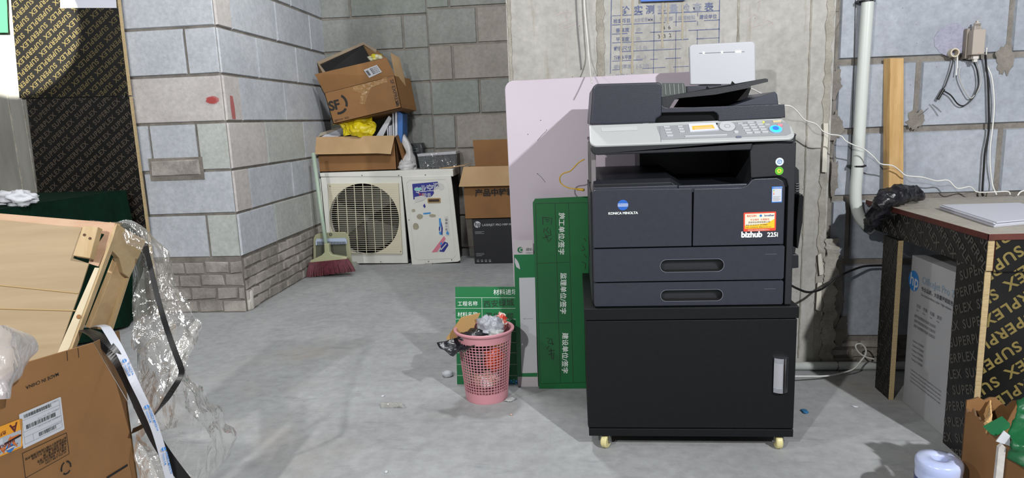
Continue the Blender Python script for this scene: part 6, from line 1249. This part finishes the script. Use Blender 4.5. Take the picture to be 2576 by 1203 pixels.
mb = MB(); kb(mb, [(238, 673), (250, 674), (176, 872), (160, 900), (140, 905), (143, 890)], .004, .012); mb.build('front_batten', mat('batten_pale', 'bfb192', .6, 'ccbfa2', 4), cr, bevel=.001)
mb = MB(); kb(mb, [(250, 672), (262, 640), (282, 580), (292, 562), (294, 566), (284, 600), (232, 740), (180, 880), (165, 905), (160, 900)], .002, .02); mb.build('side_stile', wood, cr)
kn = hk(198, 797, .0055); mb = MB(); mb.lathe([(0, .001), (.004, .001), (.0055, 0)], 14, 0, Matrix.Translation(kn) @ nK.to_track_quat('Z', 'Y').to_matrix().to_4x4()); mb.build('knot', mat('knot_brown', '8c5f30', .6), cr)
# the depth side: rail at the top, rear stile
nS = (hk(290, 561)-hk(230, 720)).cross(eK).normalized()
if nS.dot(CAM-pK) < 0: nS = -nS
hs = lambda px, py, o=0: hit(px, py, pK+nS*o, nS)
def sbd(mb, pts, o=0, t=.016, mi=0): mb.prism([hs(px, py, o) for px, py in pts], -nS*t, mi)
mb = MB(); sbd(mb, [(292, 563), (368, 606), (326, 700), (310, 688), (300, 650), (278, 626)], 0, .018); mb.build('top_rail', wood, cr, bevel=.001)
mb = MB(); sbd(mb, [(296, 652), (322, 700), (276, 832), (226, 826)], -.012, .014); mb.build('rear_stile', wood3, cr, bevel=.001)
mb = MB(); sbd(mb, [(322, 700), (328, 694), (284, 832), (276, 832)], -.003, .018); mb.build('stile_edge', wood, cr)
# ---- straps
def rp(pts, y0_): return spline([ony(p[0], p[1], p[2] if len(p) > 2 else y0_) for p in pts], 8)
mb = MB(); P = rp([(212, 830, 1.50), (240, 842, 1.46), (268, 868, 1.43), (300, 912, 1.41), (335, 985, 1.40), (362, 1045, 1.39), (395, 1110, 1.38), (432, 1165, 1.37), (478, 1225, 1.36)], 1.4); mb.strap(P, RT, .027, .0016)
sk = mb.build('packing_strap', mat('strap_black', '121214', .35)); tag(sk, 'wide black plastic packing strap running down from the large carton to the floor', 'strap')
mb = MB(); P = rp([(200, 822, 1.62), (235, 821, 1.58), (258, 820, 1.50), (272, 832, 1.46), (304, 888, 1.42), (338, 962, 1.385), (368, 1025, 1.375), (395, 1092, 1.365), (430, 1215, 1.35)], 1.4); n = len(P)
wd = [Vector((.2, 1, 0)).lerp(RT, min(1, max(0, (i-10)/10))) for i in range(n)]; mb.strap(P, wd, .019, .0012, 0); FBs = None
def on_strap(px, py, px2, py2, y_, st='KONICA MINOLTA'):
    a, b = ony(px, py, y_), ony(px2, py2, y_-.004); u_ = (b-a).normalized(); n_ = (CAM-a).normalized(); v_ = n_.cross(u_); F = frame(a+n_*.002, u_, v_)
    mb.flat([(x, y, 0) for x, y in circ(.0048, 20)], 1, F); mb.stroke([(-.0045, 0), (.0045, 0)], .0016, F, 0, .0003); mb.text(st, .0062, F, 1, .02, at=(.008, .0015), z=.0002); mb.text('TWAIN B.M.', .0055, F, 1, .02, at=(.008, -.0055), z=.0002)
on_strap(313, 908, 334, 952, 1.395); on_strap(369, 1024, 388, 1072, 1.37); on_strap(412, 1130, 424, 1180, 1.355)
tag(mb.build('packing_strap', [mat('strap_white', 'aeb2bb', .35), hp_blue]), 'white plastic strap with blue logos curving down over the large carton', 'strap')
mb = MB(); P = rp([(333, 1085, 1.42), (368, 1066, 1.40), (404, 1025, 1.39), (438, 975, 1.39), (455, 945, 1.40), (455, 925, 1.42), (440, 885, 1.45), (424, 840, 1.48), (408, 790, 1.52), (392, 730, 1.56), (378, 670, 1.6), (366, 620, 1.63)], 1.4)
cdir = [RT*.75-UP*.0+Vector((0, 0, .8)) if i < 24 else RT for i in range(len(P))]; mb.strap(P, cdir, .0125, .0015); tag(mb.build('packing_strap', mat('strap_black', '121214', .35)), 'narrow black strap looping out over the clear film right of the large carton', 'strap')
# ---- clear film hanging over the crate
clearA = film('bag_film', 'd0cdc6', .12, .13)
def poly3(pts, y): return [ony(p[0], p[1], p[2] if len(p) > 2 else y) for p in pts]
fb_ = thing('clear_film_bag', (-1.0, 1.6, 0), 'large crumpled clear plastic film bag hanging over the crate frame and down to the floor', 'plastic film')
def fsheet(name, L_, R_, amp, seed, m=clearA, nu=44, nv=60, bulge=.03, freq=7):
    o = sheet(name, L_, R_, m, None, None, amp, nu, nv, seed, bulge, freq=freq, zs_=.35); o.parent = fb_; o.matrix_parent_inverse = Matrix.Translation(-fb_.location)
fsheet('upper_film', poly3([(225, 551, 1.60), (330, 640, 1.62), (330, 760, 1.6), (336, 900, 1.52), (345, 1010, 1.47), (345, 1110, 1.45)], 1.6), poly3([(300, 556, 1.66), (372, 598, 1.74), (428, 672, 1.72), (470, 745, 1.68), (498, 815, 1.62), (480, 880, 1.56), (440, 960, 1.5)], 1.6), .022, 3, freq=10)
fsheet('lower_film', poly3([(338, 960, 1.50), (345, 1060, 1.46), (350, 1150, 1.45), (352, 1230, 1.44)], 1.5), poly3([(455, 905, 1.54), (520, 985, 1.60), (570, 1065, 1.66), (584, 1115, 1.68), (566, 1160, 1.68), (500, 1215, 1.62)], 1.6), .022, 9, bulge=.05, freq=10)
fsheet('back_film', poly3([(335, 620, 1.80), (350, 760, 1.80), (352, 900, 1.75), (360, 1080, 1.7)], 1.7), poly3([(400, 640, 1.82), (440, 740, 1.80), (450, 860, 1.75), (520, 1060, 1.7)], 1.7), .014, 14, nu=30, nv=40)
fsheet('film_fold', poly3([(492, 800, 1.59), (450, 860, 1.56), (428, 920, 1.52), (416, 985, 1.49)], 1.6), poly3([(503, 835, 1.60), (490, 870, 1.57), (462, 920, 1.53), (424, 990, 1.49)], 1.6), .010, 20, film('fold_film', 'd2cfc8', .38, .15), 20, 30, .012, 12)
fsheet('floor_film', poly3([(338, 1110, 1.42), (345, 1150, 1.40), (352, 1230, 1.38)], 1.4), poly3([(375, 1120, 1.44), (430, 1165, 1.43), (500, 1225, 1.42)], 1.4), .014, 25, film('fold_film', 'd2cfc8', .38, .15), 24, 24, .02, 12)
# ---- milky bag on the carton at the far left
def bagpt(px, py, o=.02): return hitC(px, py, o)
sheet('white_bag', [bagpt(-70, 815), bagpt(-70, 880), bagpt(-70, 950), bagpt(-60, 1005)], [bagpt(15, 818, .03), bagpt(75, 842, .03), bagpt(98, 875, .02), bagpt(66, 915, .02), bagpt(52, 945, .02), bagpt(20, 975, .02), bagpt(14, 1000, .02)], film('milky_bag', 'c0bdc0', .8, .35), 'milky white plastic bag lying over the top edge of the large carton at the left', 'bag', .007, 40, 40, 31, .03, freq=9)
